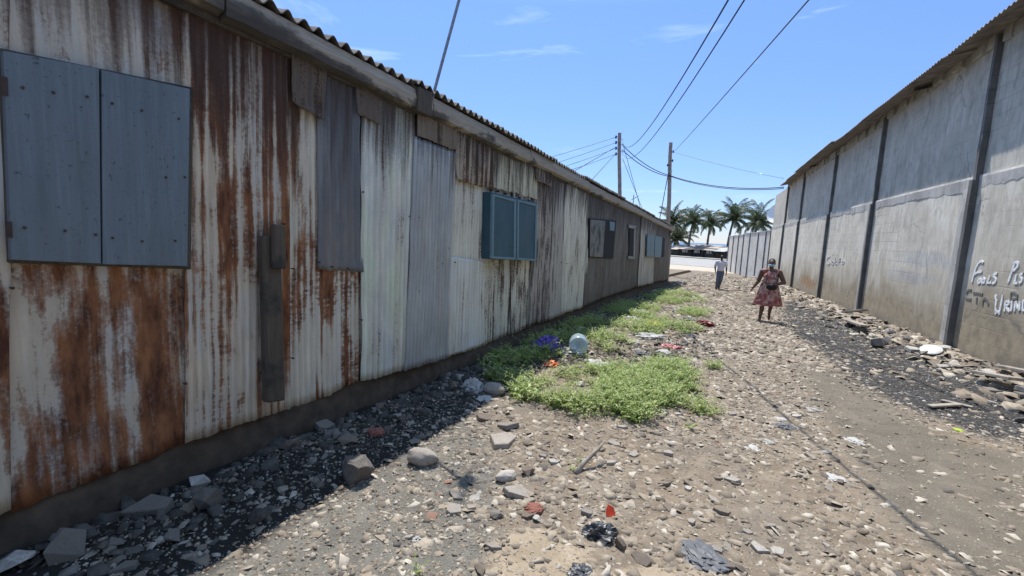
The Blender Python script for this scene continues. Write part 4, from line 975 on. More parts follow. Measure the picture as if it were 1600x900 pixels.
def skin(name, c):
    t = NT(name); n = t.noise(t.coord(), 30, 4); return t.bsdf(t.ramp(n, [(.3, tuple(x*.85 for x in c)), (.7, tuple(x*1.12 for x in c))]), .5)
def cloth(name, c, k=.15): return simple(name, c, .9, k, 14, .3)
# woman
pw = hit(1196, 502)
wo = thing('person', 'woman in a sleeveless pink patterned dress and light blue face mask walking towards the camera', 'person', pw, math.radians(-3))
SK = skin('brown_skin', (.125,.062,.04))
p = Prim()
p.ell((0,0,.92),(.175,.135,.15)).ell((0,-.03,1.05),(.165,.135,.14)).ell((0,0,1.22),(.165,.115,.14)).cap((-.165,0,1.325),(.165,0,1.325),.058)
p.cap((0,.01,1.34),(0,-.01,1.45),.058,.05).ell((0,-.02,1.535),(.074,.092,.105)).ell((0,-.045,1.485),(.055,.065,.055))
p.cap((0,-.105,1.545),(0,-.120,1.515),.010,.015).ell((-.076,-.005,1.53),(.012,.02,.03)).ell((.076,-.005,1.53),(.012,.02,.03))
p.cap((-.018,-.106,1.477),(.018,-.106,1.477),.009).cap((-.04,-.095,1.565),(-.016,-.105,1.568),.008).cap((.04,-.095,1.565),(.016,-.105,1.568),.008)
p.limb([(-.195,0,1.315),(-.265,.02,1.05),(-.375,-.07,.86)],[.062,.050,.030]).hand((-.375,-.07,.86),(-.45,-.12,-.85),(.5,-.9,0))
p.limb([(.195,0,1.315),(.315,-.04,1.06),(.13,-.235,1.0)],[.064,.052,.031]).hand((.13,-.235,1.0),(-.9,-.12,-.25),(0,-.35,1))
p.limb([(-.09,0,.86),(-.11,-.05,.47),(-.14,-.02,.075)],[.095,.060,.037]).ell((-.112,.015,.32),(.052,.058,.11)).limb([(-.14,.02,.045),(-.15,-.10,.035),(-.155,-.19,.025)],[.038,.040,.026])
p.limb([(.09,0,.86),(.085,-.09,.49),(.07,.19,.215)],[.095,.060,.037]).ell((.08,.05,.37),(.05,.06,.09)).limb([(.07,.205,.19),(.072,.13,.10),(.075,.085,.055)],[.036,.036,.024])
p.build('body', SK, wo, .0075, 5)
t = NT('patterned_dress'); v = t.coord(); n = t.noise(v, 7, 4, .6, 1.2); n2 = t.noise(t.coord((1,1,.5)), 11, 3, .5, .8)
c_ = t.ramp(n, [(.36, (.30,.055,.05)), (.47, (.38,.13,.11)), (.55, (.48,.33,.27)), (.68, (.46,.41,.34))]); c_ = t.mix(t.ramp(n2, [(.56, 0), (.62, .8)]), c_, (.16,.05,.05))
M_dress = t.bsdf(c_, .85)
p = Prim()
p.ell((0,0,.93),(.195,.155,.16)).ell((0,-.03,1.05),(.18,.152,.145)).ell((0,0,1.21),(.178,.130,.135)).ell((-.08,-.085,1.19),(.082,.075,.08)).ell((.08,-.085,1.19),(.082,.075,.08)).cap((-.155,0,1.325),(-.09,0,1.345),.066,.052).cap((.155,0,1.325),(.09,0,1.345),.066,.052)
n_ = 72; V = []; lev = 14
for q in range(lev+1):
    f = q/lev; z = 1.02-.585*f; 
    for k in range(n_):
        a = 2*PI*k/n_; rp = 1+(.085*math.sin(9*a+1.2)+.05*math.sin(5*a+.4+2*f))*f**1.3
        V.append(((.185+.145*f**.8)*rp*math.cos(a)-.015*f, (.15+.11*f**.8)*rp*math.sin(a)+.01*f, z+.012*math.sin(4*a)*f))
Fs = [(q*n_+k, q*n_+(k+1) % n_, (q+1)*n_+(k+1) % n_, (q+1)*n_+k) for q in range(lev) for k in range(n_)]+[tuple(range(n_)), tuple(lev*n_+k for k in range(n_))[::-1]]
p.b.add(V, Fs)
p.build('dress', M_dress, wo, .0085, 3)
p = Prim(); p.ell((0,.016,1.566),(.083,.094,.098)).ell((0,.095,1.60),(.042,.04,.042)); p.build('hair', cloth('black_hair', (.016,.012,.011)), wo, .009, 4)
p = Prim(); p.ell((0,-.055,1.488),(.068,.075,.046)); p.cap((-.06,-.06,1.515),(-.078,.0,1.535),.006).cap((.06,-.06,1.515),(.078,.0,1.535),.006); p.build('face_mask', cloth('light_blue_mask', (.30,.56,.66)), wo, .007, 2)
for sx in (-1, 1):
    p = Prim(); p.ell((sx*.029,-.106,1.553),(.014,.007,.008)); p.build('eye', simple('eye_dark', (.02,.015,.012), .3), wo, .004, 0)
p = Prim(); p.cap((-.155,-.19,.012),(-.14,.05,.012),.020,.020); p.build('sandal', cloth('dark_sandal', (.04,.03,.028)), wo, .008, 1)
bag = thing('bag', "black pouch bag held under the woman's folded arm", 'bag', Vector(pw)+Vector((.03,-.26,.93)), math.radians(-3))
p = Prim(); p.ell((0,0,.0),(.125,.045,.075)).ell((-.06,0,.02),(.06,.04,.055)); p.build('pouch', cloth('black_leather', (.015,.014,.015)), bag, .008, 3)
b = MB(); b.tube([(-.10,.0,.04),(-.13,.03,.14),(-.14,.09,.26),(-.12,.13,.36)], .009, 6); b.build('strap', MATS['black_leather'], bag, True)
# man
pm = hit(1123, 453)
mn = thing('person', 'man in a white short-sleeved shirt and blue jeans walking down the alley', 'person', pm, math.radians(2))
SK2 = skin('dark_skin', (.045,.026,.019))
p = Prim()
p.ell((0,0,.98),(.15,.105,.13)).ell((0,0,1.15),(.145,.10,.15)).ell((0,0,1.32),(.17,.11,.14)).cap((-.165,0,1.42),(.165,0,1.42),.055).cap((0,.01,1.43),(0,-.01,1.55),.056,.05)
p.ell((0,-.02,1.64),(.073,.092,.108)).ell((0,-.045,1.585),(.054,.06,.05)).cap((0,-.108,1.65),(0,-.122,1.622),.010,.014).ell((-.075,0,1.635),(.011,.02,.03)).ell((.075,0,1.635),(.011,.02,.03)).cap((-.02,-.105,1.588),(.02,-.105,1.588),.009)
p.limb([(-.20,0,1.41),(-.27,.03,1.14),(-.235,-.06,.93)],[.056,.044,.028]).hand((-.235,-.06,.93),(.25,-.3,-.9),(.2,-.9,.2))
p.limb([(.20,0,1.41),(.25,.03,1.13),(.265,-.03,.88)],[.056,.044,.028]).hand((.265,-.03,.88),(.05,-.15,-1),(-.3,-.9,0))
p.limb([(-.085,0,.93),(-.095,-.10,.52),(-.12,-.06,.09)],[.085,.058,.040]).limb([(-.12,-.04,.05),(-.12,-.2,.03)],[.04,.03])
p.limb([(.085,0,.93),(.05,-.06,.52),(.0,.24,.19)],[.085,.058,.040]).limb([(.0,.26,.16),(.0,.18,.04)],[.038,.03])
p.build('body', SK2, mn, .008, 5)
p = Prim(); p.ell((0,0,1.03),(.172,.128,.17)).ell((0,0,1.17),(.168,.122,.16)).ell((0,0,1.32),(.188,.128,.135)).cap((-.165,0,1.415),(.165,0,1.415),.068)
p.limb([(-.195,0,1.405),(-.25,.02,1.22)],[.075,.072]).limb([(.195,0,1.405),(.238,.02,1.22)],[.075,.072]); p.build('shirt', cloth('white_shirt', (.66,.64,.68), .08), mn, .009, 4)
p = Prim(); p.ell((0,.005,.95),(.162,.122,.12)).limb([(-.085,0,.92),(-.098,-.10,.52),(-.12,-.055,.11)],[.100,.082,.066]).limb([(.085,0,.92),(.05,-.06,.52),(.0,.235,.21)],[.100,.082,.066]); p.build('jeans', cloth('faded_denim', (.105,.125,.17), .35), mn, .009, 3)
p = Prim(); p.ell((0,.012,1.668),(.08,.098,.09)); p.build('hair', MATS['black_hair'], mn, .009, 3)
for q in ([(-.12,-.03,.045),(-.12,-.20,.035)], [(.0,.265,.15),(.0,.18,.04)]):
    p = Prim(); p.limb(q, [.05,.042]); p.build('shoe', cloth('dark_shoe', (.025,.024,.026)), mn, .01, 2)

# ------------------------------------------------------------------ stones
def hull(seed, flat=.5, npt=13, bev=.025, rough=0):
    rng = random.Random(seed); bm = bmesh.new()
    for i in range(npt):
        v = Vector((rng.gauss(0,1), rng.gauss(0,1), rng.gauss(0,1))).normalized()*rng.uniform(.75, 1.05)
        bm.verts.new((v.x*.5*rng.uniform(.8,1), v.y*.5*rng.uniform(.7,.95), v.z*.5*flat))
    r = bmesh.ops.convex_hull(bm, input=bm.verts[:]); bmesh.ops.delete(bm, geom=[g for g in r['geom_interior'] if isinstance(g, bmesh.types.BMVert)], context='VERTS')
    bmesh.ops.dissolve_limit(bm, angle_limit=math.radians(18), verts=bm.verts[:], edges=bm.edges[:])
    bmesh.ops.bevel(bm, geom=bm.edges[:], offset=bev*.5, segments=2, affect='EDGES', profile=.6, clamp_overlap=True)
    bmesh.ops.triangulate(bm, faces=bm.faces[:])
    bmesh.ops.subdivide_edges(bm, edges=[e for e in bm.edges if e.calc_length() > .12], cuts=1)
    for v in bm.verts:
        c = v.co; k = .022+rough
        v.co += Vector((fbmf(c.y*6+seed, c.z*6), fbmf(c.x*6+seed, c.z*6+9), fbmf(c.x*6, c.y*6+seed)))*k
    me = bpy.data.meshes.new('stone'); bm.to_mesh(me); bm.free(); return me
def fbmf(a, b_): return float(fbm(np.array([a]), np.array([b_]), 5, 3)[0])
def tile(seed, th=.09):
    rng = random.Random(seed); n = rng.choice((4,4,5,5,6)); bm = bmesh.new(); top = []; bot = []
    for k in range(n):
        a = 2*PI*(k+rng.uniform(-.25,.25))/n; r = rng.uniform(.35,.55); x, y = r*math.cos(a), r*math.sin(a)*rng.uniform(.6,.9)
        h = rng.uniform(-.02,.02); top.append(bm.verts.new((x, y, th/2+h))); bot.append(bm.verts.new((x*1.04, y*1.04, -th/2+h)))
    bm.faces.new(top); bm.faces.new(bot[::-1])
    for k in range(n): bm.faces.new((top[k], bot[k], bot[(k+1) % n], top[(k+1) % n]))
    bmesh.ops.recalc_face_normals(bm, faces=bm.faces[:]); bmesh.ops.bevel(bm, geom=bm.edges[:], offset=.015, segments=1, affect='EDGES')
    me = bpy.data.meshes.new('slab'); bm.to_mesh(me); bm.free(); return me
HULL = [hull(100+i, random.uniform(.35,.7)) for i in range(12)]
TILE = [tile(200+i, random.uniform(.08,.16)) for i in range(12)]
def put(name, base, mat, loc, size, lab, cat, group=None, tilt=.25, sink=.25, rz=None, kz=1.0):
    me = base.copy() if not base.materials or base.materials[0] != mat else base
    if not me.materials: me.materials.append(mat)
    elif me.materials[0] != mat: me.materials[0] = mat
    o = bpy.data.objects.new(name, me); COL.objects.link(o)
    s_ = size*random.uniform(.9,1.1); o.scale = (s_, s_*random.uniform(.8,1.1), s_*kz*random.uniform(.85,1.15))
    o.rotation_euler = (random.uniform(-tilt,tilt), random.uniform(-tilt,tilt), random.uniform(0, 2*PI) if rz is None else rz)
    h = (max(v.co.z for v in me.vertices))*o.scale.z
    o.location = (loc[0], loc[1], gzf(loc[0], loc[1])+h*(1-2*sink)); return tag(o, lab, cat, group)
def cached(bases, mats):
    return {(i, m.name): (lambda c: (c.materials.append(m), c)[1])(b_.copy()) for i, b_ in enumerate(bases) for m in mats}
CH = cached(HULL, [M_pale, M_greyst, M_brownst, M_slab]); CT = cached(TILE, [M_pale, M_greyst, M_brownst, M_slab])
def pick(c, mat): return c[(random.randrange(12), mat.name)]
# the stones one would point at
big = hull(301, .9, 26, .05, .05); big.materials.append(M_lava)
put('stone', big, M_lava, hit(559,748), .27, 'dark porous round stone at the edge of the shed shadow', 'stone', tilt=.15, sink=.12)
def round_stone(seed, sx, sy, sz, mat):
    bm = bmesh.new(); bmesh.ops.create_icosphere(bm, subdivisions=4, radius=.5)
    for v in bm.verts:
        c = v.co; d = 1+.22*fbmf(c.x*2.4+seed, c.y*2.4+c.z*2)+.05*fbmf(c.x*9+seed, c.y*9+c.z*8); v.co = Vector((c.x*sx*d, c.y*sy*d, c.z*sz*d))
    me = bpy.data.meshes.new('stone'); bm.to_mesh(me); bm.free(); me.materials.append(mat); me.polygons.foreach_set('use_smooth', [True]*len(me.polygons)); return me
put('stone', round_stone(3, 1, .7, .55, M_pale), M_pale, hit(661,724), .235, 'rounded pale boulder lying alone just outside the shed shadow', 'stone', tilt=.1, sink=.12, rz=.4)
put('stone', round_stone(5, 1, .55, .5, M_pale), M_pale, hit(790,750), .17, 'smooth oblong pale stone beside a flat brown stone', 'stone', tilt=.1, sink=.15, rz=1.0)
put('stone', round_stone(8, 1, .7, .55, M_pale), M_pale, hit(771,615), .24, 'big rounded pale stone beside white paper at the shadow edge', 'stone', tilt=.1, sink=.2, rz=.1)
named = [(787,692,.30,'T',M_pale,'large flat pale slab left of the weeds'),(793,668,.24,'T',M_slab,'tilted flat slab just above the large pale slab'),(760,655,.22,'T',M_brownst,'thin brown slab near the shadow edge left of the weeds'),
 (825,740,.19,'H',M_brownst,'squat brown stone right of the oblong pale stone'),(811,775,.20,'T',M_pale,'broad whitish chunk below the oblong pale stone'),(776,808,.11,'H',M_greyst,'square grey stone below the whitish chunk'),
 (838,812,.085,'H',M_pale,'small pale stone next to a red brick scrap'),(969,855,.13,'H',M_brownst,'dark brown lumpy stone right of the black plastic bag'),(708,798,.12,'T',M_pale,'pale triangular stone on the grey gravel'),
 (648,692,.13,'H',M_greyst,'grey stone half in shadow above the rounded boulder'),(620,650,.14,'T',M_pale,'bright pale flat stone in the shade by the shed'),(545,690,.22,'H',M_brownst,'big brown block against the shed shade behind the porous stone'),
 (505,668,.20,'T',M_greyst,'slanted grey block leaning at the foot of the rusty wall'),(232,800,.30,'T',M_greyst,'long flat grey slab in the shade nearest the big shutters'),(325,790,.22,'H',M_greyst,'pale grey pointed rock in the shade by the plinth'),
 (270,842,.17,'H',M_greyst,'angular grey rock in the dark corner by the plinth'),(25,888,.22,'H',M_pale,'pale rounded rock at the bottom left corner'),(105,868,.24,'H',M_greyst,'dull grey rock second from the bottom left corner'),(182,850,.10,'H',M_greyst,'small grey rock between the two dull rocks by the plinth'),(195,890,.13,'T',M_greyst,'small slanted grey rock at the bottom edge in the shade'),
 (1360,762,.07,'H',M_greyst,'small angular stone where the cable shadow begins'),(1596,660,.17,'H',M_greyst,'cut concrete block at the right edge on the cinders'),(990,711,.11,'T',M_pale,'bright white stone flake below the weeds'),(1130,884,.12,'T',M_greyst,'flat grey flake near the bottom edge'),(750,893,.1,'H',M_brownst,'small brown stone at the bottom edge of the mud'),
 (640,870-30,.06,'T',M_pale,'small whitish flake on the grey gravel')]
for (x, y, s_, k, m, lab) in named:
    put('stone', pick(CT if k == 'T' else CH, m), m, hit(x, y), s_, lab, 'stone', tilt=.2, sink=.18, kz=1.3 if k == 'T' else 1)
cnt = 0
def scatter(n, fx, smin, smax, mats, kinds, lab, grp, name='stone', tilt=.35, sink=.2):
    for i in range(n):
        x, y = fx(i/n); m = random.choice(mats); k = random.random() < kinds
        put(name, pick(CT if k else CH, m), m, (x, y), random.uniform(smin, smax)*(1.0), lab, 'stone', grp, tilt, sink, kz=1.4 if k else 1)
R_ = random.uniform
scatter(85, lambda f: (-2.88+abs(random.gauss(0,.24)), 1.0+f*25+R_(-.4,.4)), .07, .21, [M_greyst, M_brownst, M_brownst, M_slab], .3, "rough rubble block lying in the shade along the shed's base", 'rubble blocks along the shed base')
scatter(16, lambda f: (-2.5+R_(-.3,.5), 25.8+R_(-.8,2.2)), .2, .5, [M_greyst, M_slab, M_brownst], .5, 'concrete lump in the heap at the far corner of the shed', 'rubble heap at the far end of the shed')
def alongwall(f):
    y = 7.5+30*f**1.25+R_(-.3,.3); return (wx(y)-.16-abs(random.gauss(0,.36)), y)
scatter(90, alongwall, .12, .36, [M_slab, M_slab, M_pale, M_greyst], .75, 'flat stone slab lying in the rubble along the concrete wall', 'slabs heaped along the concrete wall', tilt=.3, sink=.1)
def inpoly(px0, px1, py0, py1, bad=(PATH, ASH)):
    while True:
        q = hit(R_(px0, px1), R_(py0, py1))
        if -2.2 < q.x < wx(q.y)-1 and all(poly_sd(np.array([q.x]), np.array([q.y]), P)[0] < .05 for P in bad+tuple(WEEDS)): return (q.x, q.y)
scatter(78, lambda f: inpoly(700, 1340, 560, 880), .04, .125, [M_pale, M_slab, M_brownst, M_pale], .93, 'loose stone flake lying on the sunlit dirt of the alley', 'stone flakes scattered on the alley dirt', tilt=.25, sink=.2)
# mass of smaller chips
def chips(name, N, sampler, smin, smax, mat, flat=.32, tilt=.35):
    P = sampler(N); n = len(P)
    s_ = smin*(smax/smin)**(RNG.random(n)**2.2)
    if P.shape[1] > 2: s_ = s_*P[:,2]
    cx = np.array([-1,1,1,-1,-1,1,1,-1.])*.5; cy = np.array([-1,-1,1,1,-1,-1,1,1.])*.5; cz = np.array([-1,-1,-1,-1,1,1,1,1.])*.5
    V = np.stack([np.tile(cx,(n,1)), np.tile(cy,(n,1)), np.tile(cz,(n,1))], 2)
    V[:,:4] += RNG.uniform(-.28,.28,(n,4,3)); V[:,4:] = V[:,:4]*RNG.uniform(.62,.98,(n,1,1))+np.array([0,0,1.0])+RNG.uniform(-.1,.1,(n,4,3)); V[:,4:,2] = .5+RNG.uniform(-.18,.18,(n,4))
    V *= np.stack([s_, s_*RNG.uniform(.4,.95,n), s_*flat*RNG.uniform(.4,1.5,n)], 1)[:,None,:]
    a, b_, c_ = RNG.uniform(0,2*PI,n), RNG.normal(0,tilt,n), RNG.normal(0,tilt,n)
    y_ = V[:,:,1]*np.cos(b_)[:,None]-V[:,:,2]*np.sin(b_)[:,None]; z_ = V[:,:,1]*np.sin(b_)[:,None]+V[:,:,2]*np.cos(b_)[:,None]; V[:,:,1], V[:,:,2] = y_, z_
    x_ = V[:,:,0]*np.cos(c_)[:,None]+V[:,:,2]*np.sin(c_)[:,None]; z_ = -V[:,:,0]*np.sin(c_)[:,None]+V[:,:,2]*np.cos(c_)[:,None]; V[:,:,0], V[:,:,2] = x_, z_
    x_ = V[:,:,0]*np.cos(a)[:,None]-V[:,:,1]*np.sin(a)[:,None]; y_ = V[:,:,0]*np.sin(a)[:,None]+V[:,:,1]*np.cos(a)[:,None]; V[:,:,0], V[:,:,1] = x_, y_
    V += np.stack([P[:,0], P[:,1], gz(P[:,0], P[:,1])+s_*flat*.10], 1)[:,None,:]
    base = np.arange(n)[:,None]*8
    Fq = np.concatenate([base+np.array([4,5,6,7]), base+np.array([0,1,5,4]), base+np.array([1,2,6,5]), base+np.array([2,3,7,6]), base+np.array([3,0,4,7])], 0)
    me = fast_mesh(name, V.reshape(-1,3), Fq, 4); return tag(link(name, me, mat), kind='stuff')
def rej(N, y0, y1, wfun, big=1.0, pw=1.0):
    out = []
    while sum(len(o) for o in out) < N:
        y = y0+(y1-y0)*RNG.random(N*3)**pw; x = RNG.uniform(-2.9, 4.0, N*3); x = np.minimum(x, 99); ok = x < WA+WB*y-.05
        w = wfun(x, y); k = ok & (RNG.random(N*3) < w); out.append(np.stack([x[k], y[k], np.full(k.sum(), big)], 1))
    return np.concatenate(out)[:N]
def w_dirt(x, y):
    m = lambda P, q=.2: np.clip(poly_sd(x, y, P)/q, -1, 1)*.5+.5
    w = .42+.58*sstep(-.25, .3, fbm(x*1.1, y*1.1, 44, 3)+.1)
    w = w*(.25+.75*sstep(-2.4, -1.9, x))*(1-.93*m(PATH, .3))*(1-.62*m(MUD))*(1-.75*m(SAND))*(1-.9*m(ASH, .3))
    wm = np.maximum(poly_sd(x, y, WEEDS[0]), poly_sd(x, y, WEEDS[1])); return w*(1-.6*sstep(-.1, .2, wm))
chips('rubble', 44000, lambda N: rej(N, .9, 8, w_dirt, 1, 1.15), .010, .074, M_chip, .2, .28)
chips('rubble', 18000, lambda N: rej(N, 8, 18, w_dirt, 1.35), .018, .10, M_chip, .2, .28)
chips('rubble', 7000, lambda N: rej(N, 18, 42, w_dirt, 2.0), .03, .15, M_chip, .2, .28)
chips('gravel', 9000, lambda N: rej(N, .9, 6, lambda x, y: sstep(-2.25, -1.9, x)*np.clip(poly_sd(x, y, MUD)/.2, -1, 1)*.5+.5), .006, .03, M_chip, .5)
chips('gravel', 5000, lambda N: rej(N, .9, 7, lambda x, y: .12+.1*(x > 0)), .006, .03, M_chip, .5)
chips('cinders', 14000, lambda N: rej(N, 4, 18, lambda x, y: np.clip(poly_sd(x, y, ASH)/.4, -1, 1)*.5+.5), .010, .055, M_chipash, .3)
MIDW = gpoly([(850,560),(900,548),(985,540),(1060,525),(1100,540),(1060,570),(960,588),(880,590)])
chips('rubble', 1500, lambda N: rej(N, 4.5, 10, lambda x, y: np.clip(poly_sd(x, y, MIDW)/.3, -1, 1)*.5+.5, 1.0, 1.0), .02, .11, rubble_mat('dump_debris', [(0,(.05,.042,.034)),(.35,(.10,.082,.062)),(.6,(.17,.14,.105)),(.8,(.035,.03,.027)),(.93,(.42,.39,.34))]), .5, .6)
def wallside(N):
    y = 6.5+32*RNG.random(N)**1.2; d = np.abs(RNG.normal(0, .34, N))+.06; return np.stack([WA+WB*y-d, y, 1+.03*y], 1)
chips('rubble', 5000, wallside, .03, .17, M_chip, .17)
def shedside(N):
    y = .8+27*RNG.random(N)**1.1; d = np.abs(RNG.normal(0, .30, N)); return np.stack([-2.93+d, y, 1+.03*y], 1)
chips('rubble', 5500, shedside, .014, .10, rubble_mat('shed_rubble', [(0,(.045,.04,.034)),(.4,(.075,.067,.057)),(.6,(.03,.027,.024)),(.88,(.20,.18,.155))]), .45)  # chips darkened in colour to deepen the shade along the shed

# ------------------------------------------------------------------ weeds
t = NT('weed_leaf'); r = t.n('NewGeometry').outputs['Random Per Island']
c_ = t.ramp(r, [(0,(.14,.22,.035)),(.3,(.24,.345,.065)),(.6,(.36,.46,.13)),(.85,(.50,.57,.25)),(1,(.46,.41,.2))])
b1_ = t.n('BsdfPrincipled', {'Base Color': c_, 'Roughness': .5}); tr = t.n('BsdfTranslucent', {'Color': c_}); mx = t.n('MixShader', {0: .42}); t.t.links.new(b1_.outputs[0], mx.inputs[1]); t.t.links.new(tr.outputs[0], mx.inputs[2]); t.t.links.new(mx.outputs[0], t.out.inputs[0]); M_weed = t.m
def weed_mesh(name, P, hgt, nl, ll, seed):
    rng = np.random.default_rng(seed); n = len(P)
    az = rng.uniform(0, 2*PI, n); L = hgt*rng.uniform(.5, 1.25, n); lean = rng.uniform(.5, 1.5, n)
    hd = np.stack([np.cos(az), np.sin(az)], 1); z0 = gz(P[:,0], P[:,1])
    f = (np.arange(nl)+.6)/nl; f = f[None,:]+rng.uniform(-.03,.03,(n,nl))
    ang = lean[:,None]*f**.8                       # bend away from vertical
    r_ = L[:,None]*f*np.sin(ang)*1.0; z = L[:,None]*f*np.cos(ang*.85)
    C = np.stack([P[:,0,None]+hd[:,0,None]*r_, P[:,1,None]+hd[:,1,None]*r_, z0[:,None]+z], 2)      # n,nl,3
    la = az[:,None]+rng.choice([-1,1],(n,nl))*rng.uniform(.5,1.7,(n,nl)); le = rng.uniform(-.55,.65,(n,nl))
    d = np.stack([np.cos(la)*np.cos(le), np.sin(la)*np.cos(le), np.sin(le)], 2); s_ = np.stack([-np.sin(la), np.cos(la), rng.uniform(-.22,.22,(n,nl))], 2)
    lw_ = (ll*rng.uniform(.6,1.3,(n,nl)))[...,None]
    A0 = C; B0 = C+d*lw_*.5+s_*lw_*.19; C0 = C+d*lw_-np.array([0,0,.12])*lw_; D0 = C+d*lw_*.5-s_*lw_*.19
    V = np.stack([A0, B0, C0, D0], 2).reshape(-1, 3)
    # thin stems as slim quads in two crossing directions
    B1 = np.stack([P[:,0], P[:,1], z0-.01], 1); T1 = C[:,-1,:]; Mi = C[:, nl//2, :]; w = .0022
    sv = np.stack([-hd[:,1]*w, hd[:,0]*w, np.zeros(n)], 1)
    S1 = np.stack([B1-sv, B1+sv, Mi+sv, Mi-sv], 1).reshape(-1,3); S2 = np.stack([Mi-sv, Mi+sv, T1+sv*.5, T1-sv*.5], 1).reshape(-1,3)
    V = np.concatenate([V, S1, S2]); return fast_mesh(name, V, np.arange(len(V)).reshape(-1,4), 4)
def in_weeds(N, k, thr):
    P = WEEDS[k]; xs_ = [p[0] for p in P]; ys_ = [p[1] for p in P]; out = np.zeros((0,2))
    while len(out) < N:
        x = RNG.uniform(min(xs_)-.3, max(xs_)+.3, N*4); y = RNG.uniform(min(ys_)-.3, max(ys_)+.3, N*4)
        sd = poly_sd(x, y, P)-.03+.62*fbm(x*2.1, y*2.1, 71, 4); cl = fbm(x*1.5, y*1.5, 72, 3)
        k_ = (sd > 0) & (cl > thr+.02-.12*np.clip(sd, 0, .5)); out = np.concatenate([out, np.stack([x[k_], y[k_]], 1)])
    return out[:N]
for (k, N_, h_, nl_, ll_, th_, sd_) in ((1, 1700, .10, 14, .024, .0, 1), (1, 1500, .19, 20, .028, .10, 2), (1, 420, .25, 26, .030, .14, 3), (0, 2000, .12, 12, .032, -.0, 4), (0, 2100, .21, 17, .038, .09, 5), (0, 450, .28, 22, .040, .12, 6), (1, 260, .17, 7, .062, .02, 7), (0, 380, .17, 7, .070, .0, 8)):
    tag(link('weeds', weed_mesh('weeds', in_weeds(N_, k, th_), h_, nl_, ll_, sd_), M_weed), kind='stuff')
M_dry = simple('dry_stalks', (.36,.29,.18), .9)
for k, N_ in ((0, 420), (1, 420)): tag(link('dry_stalks', weed_mesh('dry_stalks', in_weeds(N_, k, -.3), .16, 6, .022, 20+k), M_dry), kind='stuff')
pp = np.stack([RNG.uniform(-2.7,-1.6,500), RNG.uniform(5,24,500)], 1); tag(link('weeds', weed_mesh('weeds', pp, .18, 12, .035, 3), M_weed), kind='stuff')
for (x, y, h_, lab) in ((1385,464+2,.40,'leafy weed sprouting from the rubble at the foot of the concrete wall'),(1312-30,462,.30,'low bushy weed at the foot of the second pilaster from the woman'),(1262,449,.35,'weed clump beside the orange stain on the concrete wall'),(653,898,.07,'single light green seedling on the mud at the bottom edge'),(897,733,.09,'small green sprout growing beside a piece of driftwood')):
    q = hit(x, y); n = 14 if h_ > .1 else 5
    P = np.stack([q.x+RNG.normal(0, h_*.22, n), q.y+RNG.normal(0, h_*.22, n)], 1)
    o = link('weed_plant', weed_mesh('weed_plant', P, h_, 14, h_*.16, int(x)), M_weed); tag(o, lab, 'plant')

# ------------------------------------------------------------------ litter
def plastic(name, c, rough=.35, trans=0.25):
    if name in MATS: return MATS[name]
    t = NT(name); n = t.noise(t.coord(), 24, 4); cc = t.ramp(n, [(.3, tuple(x*.75 for x in c)), (.7, tuple(min(1, x*1.1) for x in c))])
    a = t.n('BsdfPrincipled', {'Base Color': cc, 'Roughness': rough}); b_ = t.n('BsdfTranslucent', {'Color': cc}); m = t.n('MixShader', {0: trans}); t.t.links.new(a.outputs[0], m.inputs[1]); t.t.links.new(b_.outputs[0], m.inputs[2]); t.t.links.new(m.outputs[0], t.out.inputs[0]); MATS[name] = t.m; return t.m
def crumple(name, px, py, size, flat, mat, lab, cat, seed, sharp=.5, group=None, stretch=1.0):
    q = hit(px, py); bm = bmesh.new(); bmesh.ops.create_icosphere(bm, subdivisions=4, radius=.5)
    for v in bm.verts:
        c = v.co.copy()
        a = abs(fbmf(c.x*3.1+seed, c.y*3.1+c.z*2.7)); b_ = abs(fbmf(c.y*5.7+seed*2, c.z*5.7-c.x*4)); d = 1+sharp*(.9-3.2*a)*.5+sharp*.5*(.4-2*b_)
        e = 1+.45*fbmf(math.atan2(c.y, c.x)*1.3+seed, seed)
        v.co = Vector((c.x*d*e*stretch, c.y*d*e, max(c.z*d, -.25)*flat+.2*flat))
    me = bpy.data.meshes.new(name); bm.to_mesh(me); bm.free(); o = link(name, me, mat); o.scale = (size,)*3; o.location = q+Vector((0,0,-.0)); o.rotation_euler = (0,0,seed*1.7); return tag(o, lab, cat, group)
PW_ = plastic('white_film', (.60,.585,.55), .6); PB_ = plastic('black_film', (.04,.042,.047), .42, .05); PP_ = plastic('purple_film', (.15,.085,.42), .4); PC_ = plastic('clear_film', (.44,.43,.40), .5); PG_ = plastic('grey_film', (.12,.122,.13), .55, .1)
crumple('plastic_bag', 856, 547, .36, .8, PP_, 'crumpled purple plastic bag beside the clear water bottle', 'plastic bag', 2, .6)
crumple('plastic_bag', 936, 838, .17, .5, PB_, 'crumpled black plastic bag in the middle of the stony foreground', 'plastic bag', 5, .8, None, .7)
crumple('plastic_bag', 1100, 872, .16, .25, PG_, 'flattened torn grey plastic sheet near the bottom edge', 'plastic sheet', 7, .7, None, 1.3)
crumple('plastic_bag', 905, 897, .09, .35, PB_, 'small black plastic scrap at the bottom edge', 'plastic scrap', 9, .8)
crumple('plastic_bag', 932, 570, .26, .3, PW_, 'spread white plastic film between the two weed patches', 'plastic film', 11, .8, None, 1.4)
crumple('paper_scrap', 739, 610, .20, .8, PW_, 'upright crumpled white paper at the shadow edge by the shed', 'paper', 12, .8)
crumple('paper_scrap', 757, 624, .13, .25, PW_, 'flat white paper scrap below the upright crumpled paper', 'paper', 13, .7)
crumple('plastic_bag', 1012, 521, .38, .3, PW_, 'white and blue printed wrapper lying in the upper weeds', 'wrapper', 15, .6, None, 1.2)
crumple('plastic_bag', 1022, 510, .30, .4, plastic('yellow_film', (.72,.60,.05)), 'bright yellow plastic scrap in the upper weeds', 'plastic scrap', 16, .6)
